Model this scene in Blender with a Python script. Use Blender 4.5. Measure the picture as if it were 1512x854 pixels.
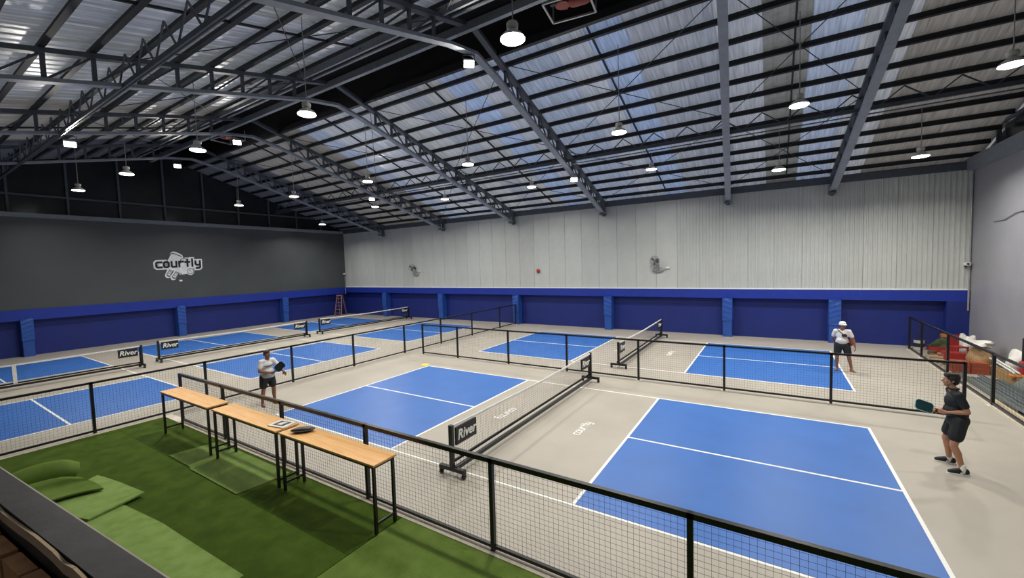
import bpy, bmesh, math, random
from mathutils import Vector, Matrix
random.seed(7)
for o in list(bpy.data.objects): bpy.data.objects.remove(o)
S = bpy.context.scene
COL = S.collection

# ------------------------------------------------------------------ camera
CAM_LOC = (4.851, -9.119, 3.928)
YAW, PITCH, ROLL = -.571, -.058, -.030
FPX = 616.3
def camera():
    f = Vector((math.sin(YAW)*math.cos(PITCH), math.cos(YAW)*math.cos(PITCH), math.sin(PITCH)))
    r = Vector((math.cos(YAW), -math.sin(YAW), 0)); u = r.cross(f)
    c, s = math.cos(ROLL), math.sin(ROLL)
    r, u = c*r+s*u, -s*r+c*u
    cd = bpy.data.cameras.new('camera'); o = bpy.data.objects.new('camera', cd); COL.objects.link(o)
    m = Matrix((r, u, -f)).transposed().to_4x4(); m.translation = Vector(CAM_LOC); o.matrix_world = m
    cd.sensor_width = 36; cd.lens = FPX/1512*36
    cd.shift_x = (756-745.64)/1512; cd.shift_y = .7/1512
    cd.clip_start = .05; cd.clip_end = 200
    S.camera = o
camera()
# ------------------------------------------------------------------ world and exposure
w = bpy.data.worlds.new('world'); S.world = w; w.use_nodes = True
w.node_tree.nodes['Background'].inputs[0].default_value = (.92, .95, 1, 1)
w.node_tree.nodes['Background'].inputs[1].default_value = .8
S.view_settings.view_transform = 'Standard'
try: S.view_settings.look = 'None'
except Exception: pass
S.view_settings.gamma = 1; S.view_settings.use_curve_mapping = False
S.view_settings.exposure = 0.55
PENDANT_W = 118; FLOOD_W = 70

# ------------------------------------------------------------------ materials
def lin(c): 
    c = c/255
    return c/12.92 if c <= .04045 else ((c+.055)/1.055)**2.4
def L3(c): return tuple(lin(x) for x in c)
def mat(name, c, rough=.6, metal=0., var=.06, scale=6., bump=0., bscale=40., c2=None, stretch=None, emit=None, spec=.5, rnd=0., coat=0., tint=None):
    m = bpy.data.materials.new(name); m.use_nodes = True; nt = m.node_tree; n = nt.nodes; k = nt.links
    b = n['Principled BSDF']; b.inputs['Roughness'].default_value = rough; b.inputs['Metallic'].default_value = metal
    b.inputs['Specular IOR Level'].default_value = spec
    if coat: b.inputs['Coat Weight'].default_value = coat; b.inputs['Coat Roughness'].default_value = .15
    a = L3(c); d = L3(c2) if c2 else tuple(x*(1-var*2.2) for x in a)
    if not c2: a = tuple(min(1, x*(1+var)) for x in a)
    tc = n.new('ShaderNodeTexCoord'); mp = n.new('ShaderNodeMapping'); k.new(tc.outputs['Object'], mp.inputs[0])
    if stretch: mp.inputs['Scale'].default_value = stretch
    nz = n.new('ShaderNodeTexNoise'); nz.inputs['Scale'].default_value = scale; nz.inputs['Detail'].default_value = 5
    k.new(mp.outputs[0], nz.inputs['Vector'])
    cr = n.new('ShaderNodeValToRGB'); cr.color_ramp.elements[0].position = .3; cr.color_ramp.elements[1].position = .7
    cr.color_ramp.elements[0].color = (*d, 1); cr.color_ramp.elements[1].color = (*a, 1)
    k.new(nz.outputs['Fac'], cr.inputs[0]); out = cr.outputs[0]
    if rnd:
        oi = n.new('ShaderNodeObjectInfo'); hs = n.new('ShaderNodeHueSaturation')
        ma = n.new('ShaderNodeMapRange'); ma.inputs[3].default_value = 1-rnd; ma.inputs[4].default_value = 1+rnd
        k.new(oi.outputs['Random'], ma.inputs[0]); k.new(ma.outputs[0], hs.inputs['Value']); k.new(out, hs.inputs['Color']); out = hs.outputs[0]
    if tint:
        oi2 = n.new('ShaderNodeObjectInfo'); mm = n.new('ShaderNodeMath'); mm.operation = 'MULTIPLY'; mm.inputs[1].default_value = 7.31
        fr = n.new('ShaderNodeMath'); fr.operation = 'FRACT'; k.new(oi2.outputs['Random'], mm.inputs[0]); k.new(mm.outputs[0], fr.inputs[0])
        c3 = n.new('ShaderNodeValToRGB'); c3.color_ramp.interpolation = 'CONSTANT'
        for i, t in enumerate(tint):
            e = c3.color_ramp.elements[i] if i < 2 else c3.color_ramp.elements.new(i/len(tint))
            e.position = i/len(tint); e.color = (*t, 1)
        mu = n.new('ShaderNodeMixRGB'); mu.blend_type = 'MULTIPLY'; mu.inputs[0].default_value = 1
        k.new(fr.outputs[0], c3.inputs[0]); k.new(out, mu.inputs[1]); k.new(c3.outputs[0], mu.inputs[2]); out = mu.outputs[0]
        m['tint'] = 1
    k.new(out, b.inputs['Base Color'])
    if bump:
        n2 = n.new('ShaderNodeTexNoise'); n2.inputs['Scale'].default_value = bscale; n2.inputs['Detail'].default_value = 3
        k.new(mp.outputs[0], n2.inputs['Vector'])
        bp = n.new('ShaderNodeBump'); bp.inputs['Strength'].default_value = bump; bp.inputs['Distance'].default_value = .02
        k.new(n2.outputs['Fac'], bp.inputs['Height']); k.new(bp.outputs[0], b.inputs['Normal'])
    if emit:
        b.inputs['Emission Color'].default_value = (1, .97, .9, 1); b.inputs['Emission Strength'].default_value = emit
        m.cycles.emission_sampling = 'NONE'
    return m
M = {}
M['floor'] = mat('grey_acrylic_floor', (174, 167, 154), .46, var=.05, scale=.7, bump=.02, bscale=30)
M['blue'] = mat('blue_court_paint', (52, 107, 184), .42, var=.04, scale=1.2, bump=.02, bscale=60)
M['line'] = mat('white_line_paint', (238, 238, 232), .5, var=.02)
M['sheet'] = mat('light_grey_cladding', (192, 195, 190), .42, var=.03, scale=1.5, rnd=.05)
M['greywall'] = mat('grey_fibre_cement', (150, 150, 155), .5, var=.04, scale=.8)
M['dark'] = mat('charcoal_wall_paint', (74, 78, 79), .42, var=.05, scale=.6)
M['strip'] = mat('pale_grey_steel', (128, 134, 140), .5, var=.05)
M['void'] = mat('dark_brown_sheet', (38, 36, 38), .5, var=.08, scale=2)
M['gable'] = mat('dark_glossy_sheet', (36, 40, 42), .22, var=.1, scale=1.2)
M['bluewall'] = mat('blue_wall_paint', (18, 38, 116), .55, var=.05, scale=1.5)
M['blueband'] = mat('blue_band_paint', (22, 50, 152), .5, var=.05, scale=2)
M['bluepad'] = mat('blue_vinyl_padding', (38, 80, 162), .45, var=.06, scale=4, bump=.1, bscale=9)
M['foil'] = mat('silver_foil_insulation', (196, 198, 202), .4, metal=.3, var=.16, scale=5, stretch=(3.5, .22, .22), rnd=.12, bump=.3, bscale=6, tint=((.66, .82, 1.12), (.95, .97, 1), (1, .98, .92), (.68, .7, .74), (.8, .9, 1.08), (1, 1, 1)))
def translucent(m, f, c):   # light coloured roofing that lets a little daylight through
    n = m.node_tree.nodes; k = m.node_tree.links; b = n['Principled BSDF']; o = n['Material Output']
    t = n.new('ShaderNodeBsdfTranslucent'); t.inputs[0].default_value = (*L3(c), 1)
    mx = n.new('ShaderNodeMixShader'); mx.inputs[0].default_value = f
    src = b.inputs['Base Color'].links[0].from_socket; mq = n.new('ShaderNodeMixRGB'); mq.blend_type = 'MULTIPLY'; mq.inputs[0].default_value = 1
    g_ = n.new('ShaderNodeGamma'); g_.inputs[1].default_value = .8
    k.new(src, g_.inputs[0]); k.new(g_.outputs[0], mq.inputs[1]); mq.inputs[2].default_value = (*[min(1, x*1.25) for x in L3(c)], 1); k.new(mq.outputs[0], t.inputs[0])
    k.new(b.outputs[0], mx.inputs[1]); k.new(t.outputs[0], mx.inputs[2]); k.new(mx.outputs[0], o.inputs[0])
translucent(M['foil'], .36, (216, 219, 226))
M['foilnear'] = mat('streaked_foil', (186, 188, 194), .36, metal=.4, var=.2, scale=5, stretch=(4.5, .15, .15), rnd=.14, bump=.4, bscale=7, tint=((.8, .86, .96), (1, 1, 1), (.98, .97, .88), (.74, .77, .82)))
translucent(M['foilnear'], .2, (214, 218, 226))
M['foildark'] = mat('shade_darkened_foil', (120, 124, 132), .5, metal=.2, var=.15, scale=5, stretch=(3.5, .25, .25), rnd=.1)  # foil darkened in colour to stand in for the dimmer light at far left
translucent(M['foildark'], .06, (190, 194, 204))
M['foildull'] = mat('dull_grey_foil', (176, 172, 166), .45, metal=.2, var=.14, scale=5, stretch=(3.5, .25, .25), rnd=.1, bump=.3, bscale=6)  # beige-grey foil at the right end; also paints the light falloff on left bays
translucent(M['foildull'], .17, (200, 196, 190))
M['ribgrey'] = mat('bare_grey_sheet', (165, 165, 160), .5, metal=.2, var=.08)
translucent(M['ribgrey'], .14, (200, 200, 196))
M['steel'] = mat('dark_grey_steel', (80, 86, 94), .5, var=.08, scale=8)
M['purlin'] = mat('dark_purlin_steel', (33, 35, 39), .6, var=.12, scale=5)
M['beam'] = mat('mid_grey_steel', (138, 144, 152), .5, var=.06, scale=5)
M['rod'] = mat('thin_rod_steel', (48, 50, 56), .6)
M['black'] = mat('black_powder_coat', (20, 20, 21), .38, var=.1, scale=20)
M['mesh'] = mat('black_wire_mesh', (46, 46, 48), .6)
M['netmesh'] = mat('dark_net_cord', (66, 66, 68), .8)
M['tape'] = mat('white_net_tape', (232, 230, 224), .7)
M['panel'] = mat('black_board', (24, 26, 28), .5)
M['white'] = mat('white_plastic', (235, 235, 230), .45)
M['wood'] = mat('orange_pine', (250, 196, 122), .42, c2=(232, 170, 96), scale=4, stretch=(.7, 9, 9))
M['turf'] = mat('dark_green_turf', (88, 112, 34), .9, c2=(70, 94, 24), scale=3, bump=.9, bscale=220, spec=.15)
M['turf2'] = mat('mid_green_turf', (126, 152, 72), .9, c2=(106, 134, 54), scale=3, bump=.9, bscale=220, spec=.15)
M['turf4'] = mat('light_green_turf', (146, 172, 96), .9, c2=(126, 154, 76), scale=3, bump=.9, bscale=220, spec=.15)
M['turf3'] = mat('pale_green_turf_backing', (146, 172, 98), .9, c2=(126, 154, 76), scale=5, bump=.6, bscale=180, spec=.15)
M['kerb'] = mat('cream_concrete', (214, 204, 186), .7)
M['ledge'] = mat('dark_grey_scuffed_paint', (40, 39, 38), .5, c2=(62, 62, 61), scale=3.5, bump=.1, bscale=12)
M['tan'] = mat('tan_tape', (214, 188, 150), .7)
M['block'] = mat('brown_block', (232, 176, 120), .6, c2=(196, 140, 92), scale=9)
M['navy'] = mat('navy_cloth', (28, 32, 46), .8)
M['logowhite'] = mat('bright_white_print', (252, 252, 250), .6, var=.01)
M['lamp'] = mat('warm_lamp_lens', (255, 250, 235), .4, emit=9)
M['lampbody'] = mat('white_lamp_housing', (205, 205, 196), .4)
M['frame'] = mat('galvanised_frame', (170, 172, 172), .4, metal=.4)
M['red'] = mat('red_paint', (176, 42, 36), .5)
M['rust'] = mat('red_brown_motor', (150, 72, 62), .6)
M['fan'] = mat('grey_fan_plastic', (150, 152, 150), .45)
M['skin'] = mat('tan_skin', (176, 128, 98), .55, var=.04, scale=12)
M['skin2'] = mat('brown_skin', (140, 94, 68), .55, var=.05, scale=12)
M['hair'] = mat('black_hair', (26, 22, 20), .6, bump=.4, bscale=120)
M['hair2'] = mat('dark_brown_hair', (64, 42, 32), .65, bump=.4, bscale=120)
M['shirtw'] = mat('white_cotton', (228, 224, 220), .8, var=.03, bump=.15, bscale=14)
M['shirtg'] = mat('grey_cotton', (172, 172, 172), .8, bump=.15, bscale=14)
M['shirtb'] = mat('black_polyester', (24, 26, 28), .65, bump=.2, bscale=12)
M['short'] = mat('black_shorts_cloth', (22, 26, 28), .7, bump=.2, bscale=12)
M['eye'] = mat('eye_white', (225, 222, 215), .3)
M['iris'] = mat('dark_iris', (30, 20, 16), .3)
M['lip'] = mat('lip_skin', (140, 82, 70), .5)
M['teal'] = mat('dark_teal_paddle', (22, 62, 66), .4)
M['tealedge'] = mat('pale_teal_edge', (150, 200, 196), .5)
M['blackp'] = mat('black_paddle', (36, 38, 42), .4)
M['brick'] = mat('orange_brick', (176, 84, 52), .8, rnd=.15)
M['sack'] = mat('tan_sacking', (168, 136, 92), .85, bump=.4, bscale=20)
M['bag'] = mat('white_plastic_bag', (225, 222, 214), .45, bump=.5, bscale=9)
M['galv'] = mat('galvanised_channel', (140, 148, 148), .4, metal=.5, rnd=.2, scale=3)
M['tarp'] = mat('grey_green_tarp', (112, 122, 118), .7, bump=.3, bscale=6)
M['plank'] = mat('pale_plank', (208, 190, 160), .7, scale=3, stretch=(8, .6, 8))
M['orange'] = mat('orange_box', (206, 132, 64), .6)
M['yellow'] = mat('yellow_rubber', (226, 214, 60), .6)
M['green'] = mat('dark_leaf', (78, 92, 52), .7, rnd=.2)
M['ladder'] = mat('pinkish_ladder', (150, 112, 104), .6)
M['plug'] = mat('pale_cable', (120, 120, 122), .6)
M['ink'] = mat('black_letter_paint', (18, 18, 20), .5)
M['logogrey'] = mat('pale_grey_print', (240, 241, 243), .6)
M['inkgrey'] = mat('grey_outline_print', (88, 90, 94), .5)
M['chip'] = mat('grey_concrete', (120, 118, 112), .8)

# ------------------------------------------------------------------ helpers
class MB:
    def __init__(s): s.v = []; s.f = []
    def add(s, vs, fs):
        b = len(s.v); s.v += [tuple(v) for v in vs]; s.f += [tuple(i+b for i in f) for f in fs]; return s
    def box(s, c, d, R=None):
        c = Vector(c); vs = []
        for x in (-.5, .5):
            for y in (-.5, .5):
                for z in (-.5, .5):
                    p = Vector((x*d[0], y*d[1], z*d[2]))
                    if R: p = R @ p
                    vs.append(c+p)
        return s.add(vs, [(0,1,3,2),(4,6,7,5),(0,4,5,1),(2,3,7,6),(0,2,6,4),(1,5,7,3)])
    def bx(s, a, b):
        return s.box([(a[i]+b[i])/2 for i in range(3)], [abs(b[i]-a[i]) for i in range(3)])
    def bar(s, p, q, w, h, up=(0,0,1)):
        p, q = Vector(p), Vector(q); d = (q-p); l = d.length
        if l < 1e-6: return s
        d /= l; u = Vector(up)
        if abs(d.dot(u)) > .98: u = Vector((0,1,0))
        r = d.cross(u).normalized(); u = r.cross(d)
        return s.box((p+q)/2, (w, l, h), Matrix((r, d, u)).transposed())
    def cap(s, p, q, r0, r1=None, n=10, k=3):   # tapered capsule
        r1 = r0 if r1 is None else r1
        p, q = Vector(p), Vector(q); d = q-p; l = d.length
        d = d/l if l > 1e-6 else Vector((0,0,1))
        a = d.cross(Vector((0,0,1)) if abs(d.z) < .9 else Vector((1,0,0))).normalized(); b = d.cross(a)
        rings = [(p, r0, -math.pi/2*(1-i/k)) for i in range(1, k+1)]+[(q, r1, math.pi/2*i/k) for i in range(0, k)]
        vs = [p-d*r0]
        for c, r, t in rings:
            for j in range(n):
                g = 2*math.pi*j/n
                vs.append(c+d*r*math.sin(t)+(a*math.cos(g)+b*math.sin(g))*r*math.cos(t))
        vs.append(q+d*r1); m = len(rings); fs = []
        for j in range(n): fs.append((0, 1+(j+1)%n, 1+j)); 
        for i in range(m-1):
            for j in range(n):
                fs.append((1+i*n+j, 1+i*n+(j+1)%n, 1+(i+1)*n+(j+1)%n, 1+(i+1)*n+j))
        for j in range(n): fs.append((1+(m-1)*n+j, 1+(m-1)*n+(j+1)%n, len(vs)-1))
        return s.add(vs, fs)
    def ell(s, c, r, n=14, m=9, R=None):
        c = Vector(c); vs = []
        def P(x,y,z):
            p = Vector((x*r[0], y*r[1], z*r[2])); 
            if R: p = R @ p
            return c+p
        vs.append(P(0,0,-1))
        for i in range(1, m):
            t = -math.pi/2+math.pi*i/m
            for j in range(n):
                g = 2*math.pi*j/n; vs.append(P(math.cos(t)*math.cos(g), math.cos(t)*math.sin(g), math.sin(t)))
        vs.append(P(0,0,1)); fs = []
        for j in range(n): fs.append((0, 1+(j+1)%n, 1+j))
        for i in range(m-2):
            for j in range(n): fs.append((1+i*n+j, 1+i*n+(j+1)%n, 1+(i+1)*n+(j+1)%n, 1+(i+1)*n+j))
        for j in range(n): fs.append((1+(m-2)*n+j, 1+(m-2)*n+(j+1)%n, len(vs)-1))
        return s.add(vs, fs)
    def tube(s, pts, r, n=6):
        pts = [Vector(p) for p in pts]; vs = []; 
        for i, p in enumerate(pts):
            d = (pts[min(i+1, len(pts)-1)]-pts[max(i-1, 0)]).normalized()
            a = d.cross(Vector((0,0,1)) if abs(d.z) < .9 else Vector((1,0,0))).normalized(); b = d.cross(a)
            for j in range(n):
                g = 2*math.pi*j/n; vs.append(p+(a*math.cos(g)+b*math.sin(g))*r)
        fs = []
        for i in range(len(pts)-1):
            for j in range(n): fs.append((i*n+j, i*n+(j+1)%n, (i+1)*n+(j+1)%n, (i+1)*n+j))
        fs.append(tuple(range(n-1, -1, -1))); fs.append(tuple((len(pts)-1)*n+j for j in range(n)))
        return s.add(vs, fs)
    def ring(s, c, R, r, ax='y', n=24, m=6, sc=(1,1)):
        pts = []
        for i in range(n+1):
            g = 2*math.pi*i/n; a, b = R*math.cos(g)*sc[0], R*math.sin(g)*sc[1]
            pts.append({'y': (c[0]+a, c[1], c[2]+b), 'z': (c[0]+a, c[1]+b, c[2]), 'x': (c[0], c[1]+a, c[2]+b)}[ax])
        return s.tube(pts, r, m)
    def lathe(s, c, prof, n=18):
        c = Vector(c); vs = []; m = len(prof)
        for r, z in prof:
            for j in range(n):
                g = 2*math.pi*j/n; vs.append(c+Vector((r*math.cos(g), r*math.sin(g), z)))
        fs = [tuple(range(n-1, -1, -1)), tuple((m-1)*n+j for j in range(n))]
        for i in range(m-1):
            for j in range(n): fs.append((i*n+j, i*n+(j+1)%n, (i+1)*n+(j+1)%n, (i+1)*n+j))
        return s.add(vs, fs)
    def prism(s, poly, z0, z1, T=None):
        n = len(poly); vs = [Vector((x, y, z0)) for x, y in poly]+[Vector((x, y, z1)) for x, y in poly]
        if T: vs = [T(v) for v in vs]
        return s.add(vs, [tuple(range(n-1, -1, -1)), tuple(range(n, 2*n))]+[(i, (i+1)%n, n+(i+1)%n, n+i) for i in range(n)])
    def stroke(s, pts, w, z0, z1, T=None, closed=False, nd=10):
        """flat ribbon with mitred corners; each stroke a hair higher than the one before so no faces coincide"""
        s.k = getattr(s, 'k', 0)+1; z1 = z1+s.k*(z1-z0)*.03; z0 = z0-s.k*1e-5
        P = []
        for p in pts:
            p = Vector((p[0], p[1]))
            if not P or (p-P[-1]).length > 1e-4: P.append(p)
        if closed and (P[0]-P[-1]).length < 1e-4: P.pop()
        if len(P) < 3 and (P[-1]-P[0]).length < w*.2:
            return s.prism([(P[0].x+w/2*math.cos(2*math.pi*i/nd), P[0].y+w/2*math.sin(2*math.pi*i/nd)) for i in range(nd)], z0, z1, T)
        if not closed and (P[0]-P[-1]).length < 1e-4: closed = True; P.pop()
        n = len(P); A = []; B = []
        if not closed:
            d0 = (P[0]-P[1]).normalized(); d1 = (P[-1]-P[-2]).normalized(); P[0] = P[0]+d0*w*.42; P[-1] = P[-1]+d1*w*.42
        for i in range(n):
            a = P[(i-1) % n] if closed or i > 0 else None; c = P[(i+1) % n] if closed or i < n-1 else None
            d1 = (P[i]-a).normalized() if a is not None else (c-P[i]).normalized(); d2 = (c-P[i]).normalized() if c is not None else d1
            t = d1+d2; t = t.normalized() if t.length > 1e-5 else d1
            nn = Vector((-t.y, t.x)); m = w/2/max(.45, nn.dot(Vector((-d1.y, d1.x))))
            A.append(P[i]+nn*m); B.append(P[i]-nn*m)
        q = [Vector((v.x, v.y, z)) for z in (z0, z1) for v in A+B]
        if T: q = [T(v) for v in q]
        fs = []; N = 2*n
        for i in range(n if closed else n-1):
            j = (i+1) % n
            fs += [(N+i, N+j, N+n+j, N+n+i), (i, n+i, n+j, j), (i, j, N+j, N+i), (n+i, N+n+i, N+n+j, n+j)]
        if not closed: fs += [(0, N, N+n, n), (n-1, 2*n-1, N+2*n-1, N+n-1)]
        return s.add(q, fs)
    def mesh(s, name, off=None):
        me = bpy.data.meshes.new(name); v = s.v
        if off is not None: v = [(a[0]-off[0], a[1]-off[1], a[2]-off[2]) for a in v]
        me.from_pydata(v, [], s.f); me.validate()
        bm = bmesh.new(); bm.from_mesh(me); bmesh.ops.recalc_face_normals(bm, faces=bm.faces); bm.to_mesh(me); bm.free()
        return me
def rootof(p):
    while p and p.parent: p = p.parent
    return p
def obj(name, me, m, parent=None, smooth=False, kind=None):
    o = bpy.data.objects.new(name, me); COL.objects.link(o)
    if m is not None and not me.materials: me.materials.append(m)
    if smooth and not me.get('soft'):
        for p in me.polygons: p.use_smooth = True
        if len(me.polygons) < 8000:         # creases stay crisp
            bm = bmesh.new(); bm.from_mesh(me)
            for e in bm.edges:
                if len(e.link_faces) == 2 and e.calc_face_angle(0) > .75: e.smooth = False
            bm.to_mesh(me); bm.free()
        me['soft'] = 1
    if parent is not None: o.parent = parent
    if kind: o['kind'] = kind
    return o
def part(name, mb, m, parent, smooth=False, kind=None, world=True, label=None):
    """mesh child; world=True: the vertices are world coordinates of an unrotated root"""
    off = rootof(parent).location if (world and parent is not None) else None
    o = obj(name, mb.mesh(name, off), m, parent, smooth, kind)
    if label: o['label'] = label
    return o
def thing(name, label, cat, loc=(0,0,0), rz=0, group=None):
    o = bpy.data.objects.new(name, None); COL.objects.link(o); o.empty_display_size = .2
    o.location = loc; o.rotation_euler = (0, 0, rz); o['label'] = label; o['category'] = cat
    if group: o['group'] = group
    return o
def solo(name, mb, m, label, cat, loc=(0,0,0), group=None, smooth=False):
    o = obj(name, mb.mesh(name, loc), m, None, smooth); o.location = loc; o['label'] = label; o['category'] = cat
    if group: o['group'] = group
    return o
def struct(name, mb, m): return obj(name, mb.mesh(name), m, None, False, 'structure')
ORD = ['first','second','third','fourth','fifth','sixth','seventh','eighth','ninth','tenth','eleventh','twelfth']

LETTERS = {  # stroke letters in a 1 x 1 box (x-height 1)
 'c': (.85, [[(.85,.95),(.25,.95),(.1,.8),(.1,.2),(.25,.05),(.85,.05)]]),
 'o': (.9, [[(.1,.8),(.25,.95),(.65,.95),(.8,.8),(.8,.2),(.65,.05),(.25,.05),(.1,.2),(.1,.8)]]),
 'u': (.9, [[(.1,.95),(.1,.2),(.25,.05),(.8,.05)],[(.8,.95),(.8,.05)]]),
 'r': (.75, [[(.1,.95),(.1,.05)],[(.1,.65),(.35,.95),(.7,.95)]]),
 't': (.75, [[(.38,1.3),(.38,.05)],[(.05,.85),(.7,.85)]]),
 'l': (.35, [[(.15,1.35),(.15,.05)]]),
 'y': (.9, [[(.1,.95),(.1,.4),(.25,.25),(.8,.25)],[(.8,.95),(.8,-.2),(.65,-.35),(.2,-.35)]]),
}
def word(mb, text, x0, y0, h, wd, z0, z1, T=None, grow=0., slope=0.):
    tot = sum(LETTERS[c][0]+.22 for c in text)-.22; sx = wd/tot; x = x0
    for c in text:
        adv, st = LETTERS[c]
        for s in st: mb.stroke([(x+p[0]*sx, y0+p[1]*h+slope*(x+p[0]*sx-x0)) for p in s], .22*h+grow, z0, z1, T, nd=8)
        x += (adv+.22)*sx

# ------------------------------------------------------------------ the hall
XL, XR, YB, YF = -27.5, 11.4, 14.85, -11.2       # wall faces
ZW = 7.1                                          # wall top
YRG, SB, SN = 1.7, .31, .25
def zb(y): return 10.6-(SB*(y-YRG) if y > YRG else SN*(YRG-y))     # underside of the trusses
def zp(y): return zb(y)+.84                                        # purlins
TX = [(-21.9,-23.0), (-15.45,-16.3), (-9.45,-9.75), (-3.35,-2.95), (2.97,3.85), (7.03,7.55)]  # truss X at the back wall, at the ridge

floor = struct('floor', MB().bx((XL-.5, YF-.5, -.2), (XR+.5, YB+.6, 0)), M['floor'])
# back wall: blue lower wall, steel sheets above
wb = struct('wall_back', MB().bx((XL-.3, YB, 0), (XR+.3, YB+.25, ZW)), M['bluewall'])
def ribbed(w, z0, z1, y, n=5, d=.022):
    mb = MB(); pr = []
    for i in range(n):
        a = w*i/n; q = w/n
        pr += [(a, 0), (a+q*.5, 0), (a+q*.6, -d), (a+q*.9, -d)] if n > 1 else [(0, 0), (q*.95, 0), (q*.96, -d), (q*.985, -d)]
    pr.append((w-.008, 0)); m = len(pr)
    vs = [(x, y+dy, z) for z in (z0, z1) for x, dy in pr]+[(0, y+.03, z0), (w-.008, y+.03, z0), (0, y+.03, z1), (w-.008, y+.03, z1)]
    fs = [(i, i+1, m+i+1, m+i) for i in range(m-1)]+[(2*m, 0, m, 2*m+2), (m-1, 2*m+1, 2*m+3, 2*m-1)]
    return mb.add(vs, fs)
n = 36; wdt = (XR-XL)/n; me = ribbed(wdt, 2.42, ZW, 0, 7, .02).mesh('metal_sheet'); mf_ = ribbed(wdt, 2.42, ZW, 0, 1, .012).mesh('metal_sheet')
for i in range(n):
    o = obj('metal_sheet', me if XL+i*wdt > 0 else mf_, M['sheet'], wb); o.location = (XL+i*wdt, 14.56, 0)
part('sheet_backing', MB().bx((XL, 14.6, 2.4), (XR, YB, ZW)), M['sheet'], wb)
# left wall
wl = struct('wall_left', MB().bx((XL-.3, YF, 0), (XL, YB, ZW)), M['bluewall'])
part('charcoal_panel', MB().bx((XL, YF, 2.4), (XL+.28, 14.56, ZW)), M['dark'], wl, label='charcoal painted upper wall')
wr = struct('wall_right', MB().bx((XR, YF, 0), (XR+.25, YB, ZW)), M['greywall'])
wf = struct('wall_front', MB().bx((XL, YF-.25, 0), (XR, YF, 8.28)), M['greywall'])
struct('trim_1', MB().bx((XL, 14.5, 1.95), (XR, YB, 2.4)), M['blueband'])          # blue band on the back wall
struct('trim_2', MB().bx((XL, YF, 1.85), (XL+.34, 14.5, 2.4)), M['blueband'])      # blue band on the left wall
struct('trim_3', MB().bx((XL, YF, ZW), (XL+.4, YB, ZW+.22)), M['strip'])           # pale beam over the left wall
struct('trim_4', MB().bx((XR-.22, YF, ZW-.05), (XR+.2, YB, ZW+.42)), M['strip'])   # pale beam over the right wall
struct('trim_5', MB().bx((XL, 14.5, 2.4), (XR, 14.62, 2.45)), M['line'])           # thin pale edge over the band
struct('trim_6', MB().bx((XL, 14.45, ZW), (XR, YB, ZW+.3)).bx((XL-.3, 14.76, ZW+.3), (XR+.3, YB+.05, 7.47)), M['steel'])            # eaves beam
struct('baseboard_right', MB().bx((XR-.03, YF, 0), (XR, YB, .12)), M['chip'])
# padded pillars of the back and left walls
def pad_mesh(w, d, z0, z1, k):
    mb = MB(); nu, nv = 8, 16; vs = []; rr = random.Random(k)
    a, ph, sg = 12+rr.random()*6, rr.random()*6, rr.choice((-1, 1))
    for j in range(nv+1):
        for i in range(nu+1):
            u = i/nu; v = j/nv; e = min(1, 4*min(u, 1-u)+.3)
            y = -d-.026*e*math.sin(a*v*2+sg*5*u+ph)*(.4+v*.6)
            vs.append(((u-.5)*w, y, z0+(z1-z0)*v))
    fs = [(j*(nu+1)+i, j*(nu+1)+i+1, (j+1)*(nu+1)+i+1, (j+1)*(nu+1)+i) for j in range(nv) for i in range(nu)]
    mb.add(vs, fs); mb.bx((-w/2+.003, -d+.03, z0), (w/2, 0, z1)); return mb
def pillar(wall, x, y, rz, k, w=.44):
    a = obj('pillar', MB().bx((-w/2+.02, -.46, 0), (w/2-.02, 0, 1.95)).mesh('pillar'), M['bluepad'], wall); a.location = (x, y, 0); a.rotation_euler = (0, 0, rz)
    obj('pad', pad_mesh(w, .49, .82, 1.93, k).mesh('pad'), M['bluepad'], a, True)
for k, x in enumerate((-22.1, -16.0, -9.45, -3.2, 2.95, 7.2)): pillar(wb, x, YB, 0, k)
for k, y in enumerate((-10.8, -4.5, 2.1, 8.9)): pillar(wl, XL, y, math.pi/2, k+9)
part('corner_pillar', MB().bx((10.75, 14.5, 0), (XR, YB, 1.95)), M['bluewall'], wb)
# gable above the left and right walls
for wall, x, sg in ((wl, XL-.25, 1), (wr, XR+.15, -1)):
    ys = [-11.2+i*2.17 for i in range(13)]
    for a, b in zip(ys, ys[1:]):
        part('gable_panel', MB().add([(x, a+.02, ZW), (x, b-.02, ZW), (x, b-.02, zp(b)+.5), (x, a+.02, zp(a)+.5), (x-.04*sg, a+.02, ZW), (x-.04*sg, b-.02, ZW), (x-.04*sg, b-.02, zp(b)+.5), (x-.04*sg, a+.02, zp(a)+.5)],
             [(0,1,2,3),(4,7,6,5),(0,4,5,1),(2,6,7,3),(0,3,7,4),(1,5,6,2)]), M['gable'], wall)
        part('stud', MB().bar((x+.1*sg, a, ZW), (x+.1*sg, a, zp(a)+.3), .12, .1), M['steel'], wall)
    part('girt', MB().bar((x+.12*sg, YF, 8.3), (x+.12*sg, YB, 8.3), .08, .1), M['steel'], wall)

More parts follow.
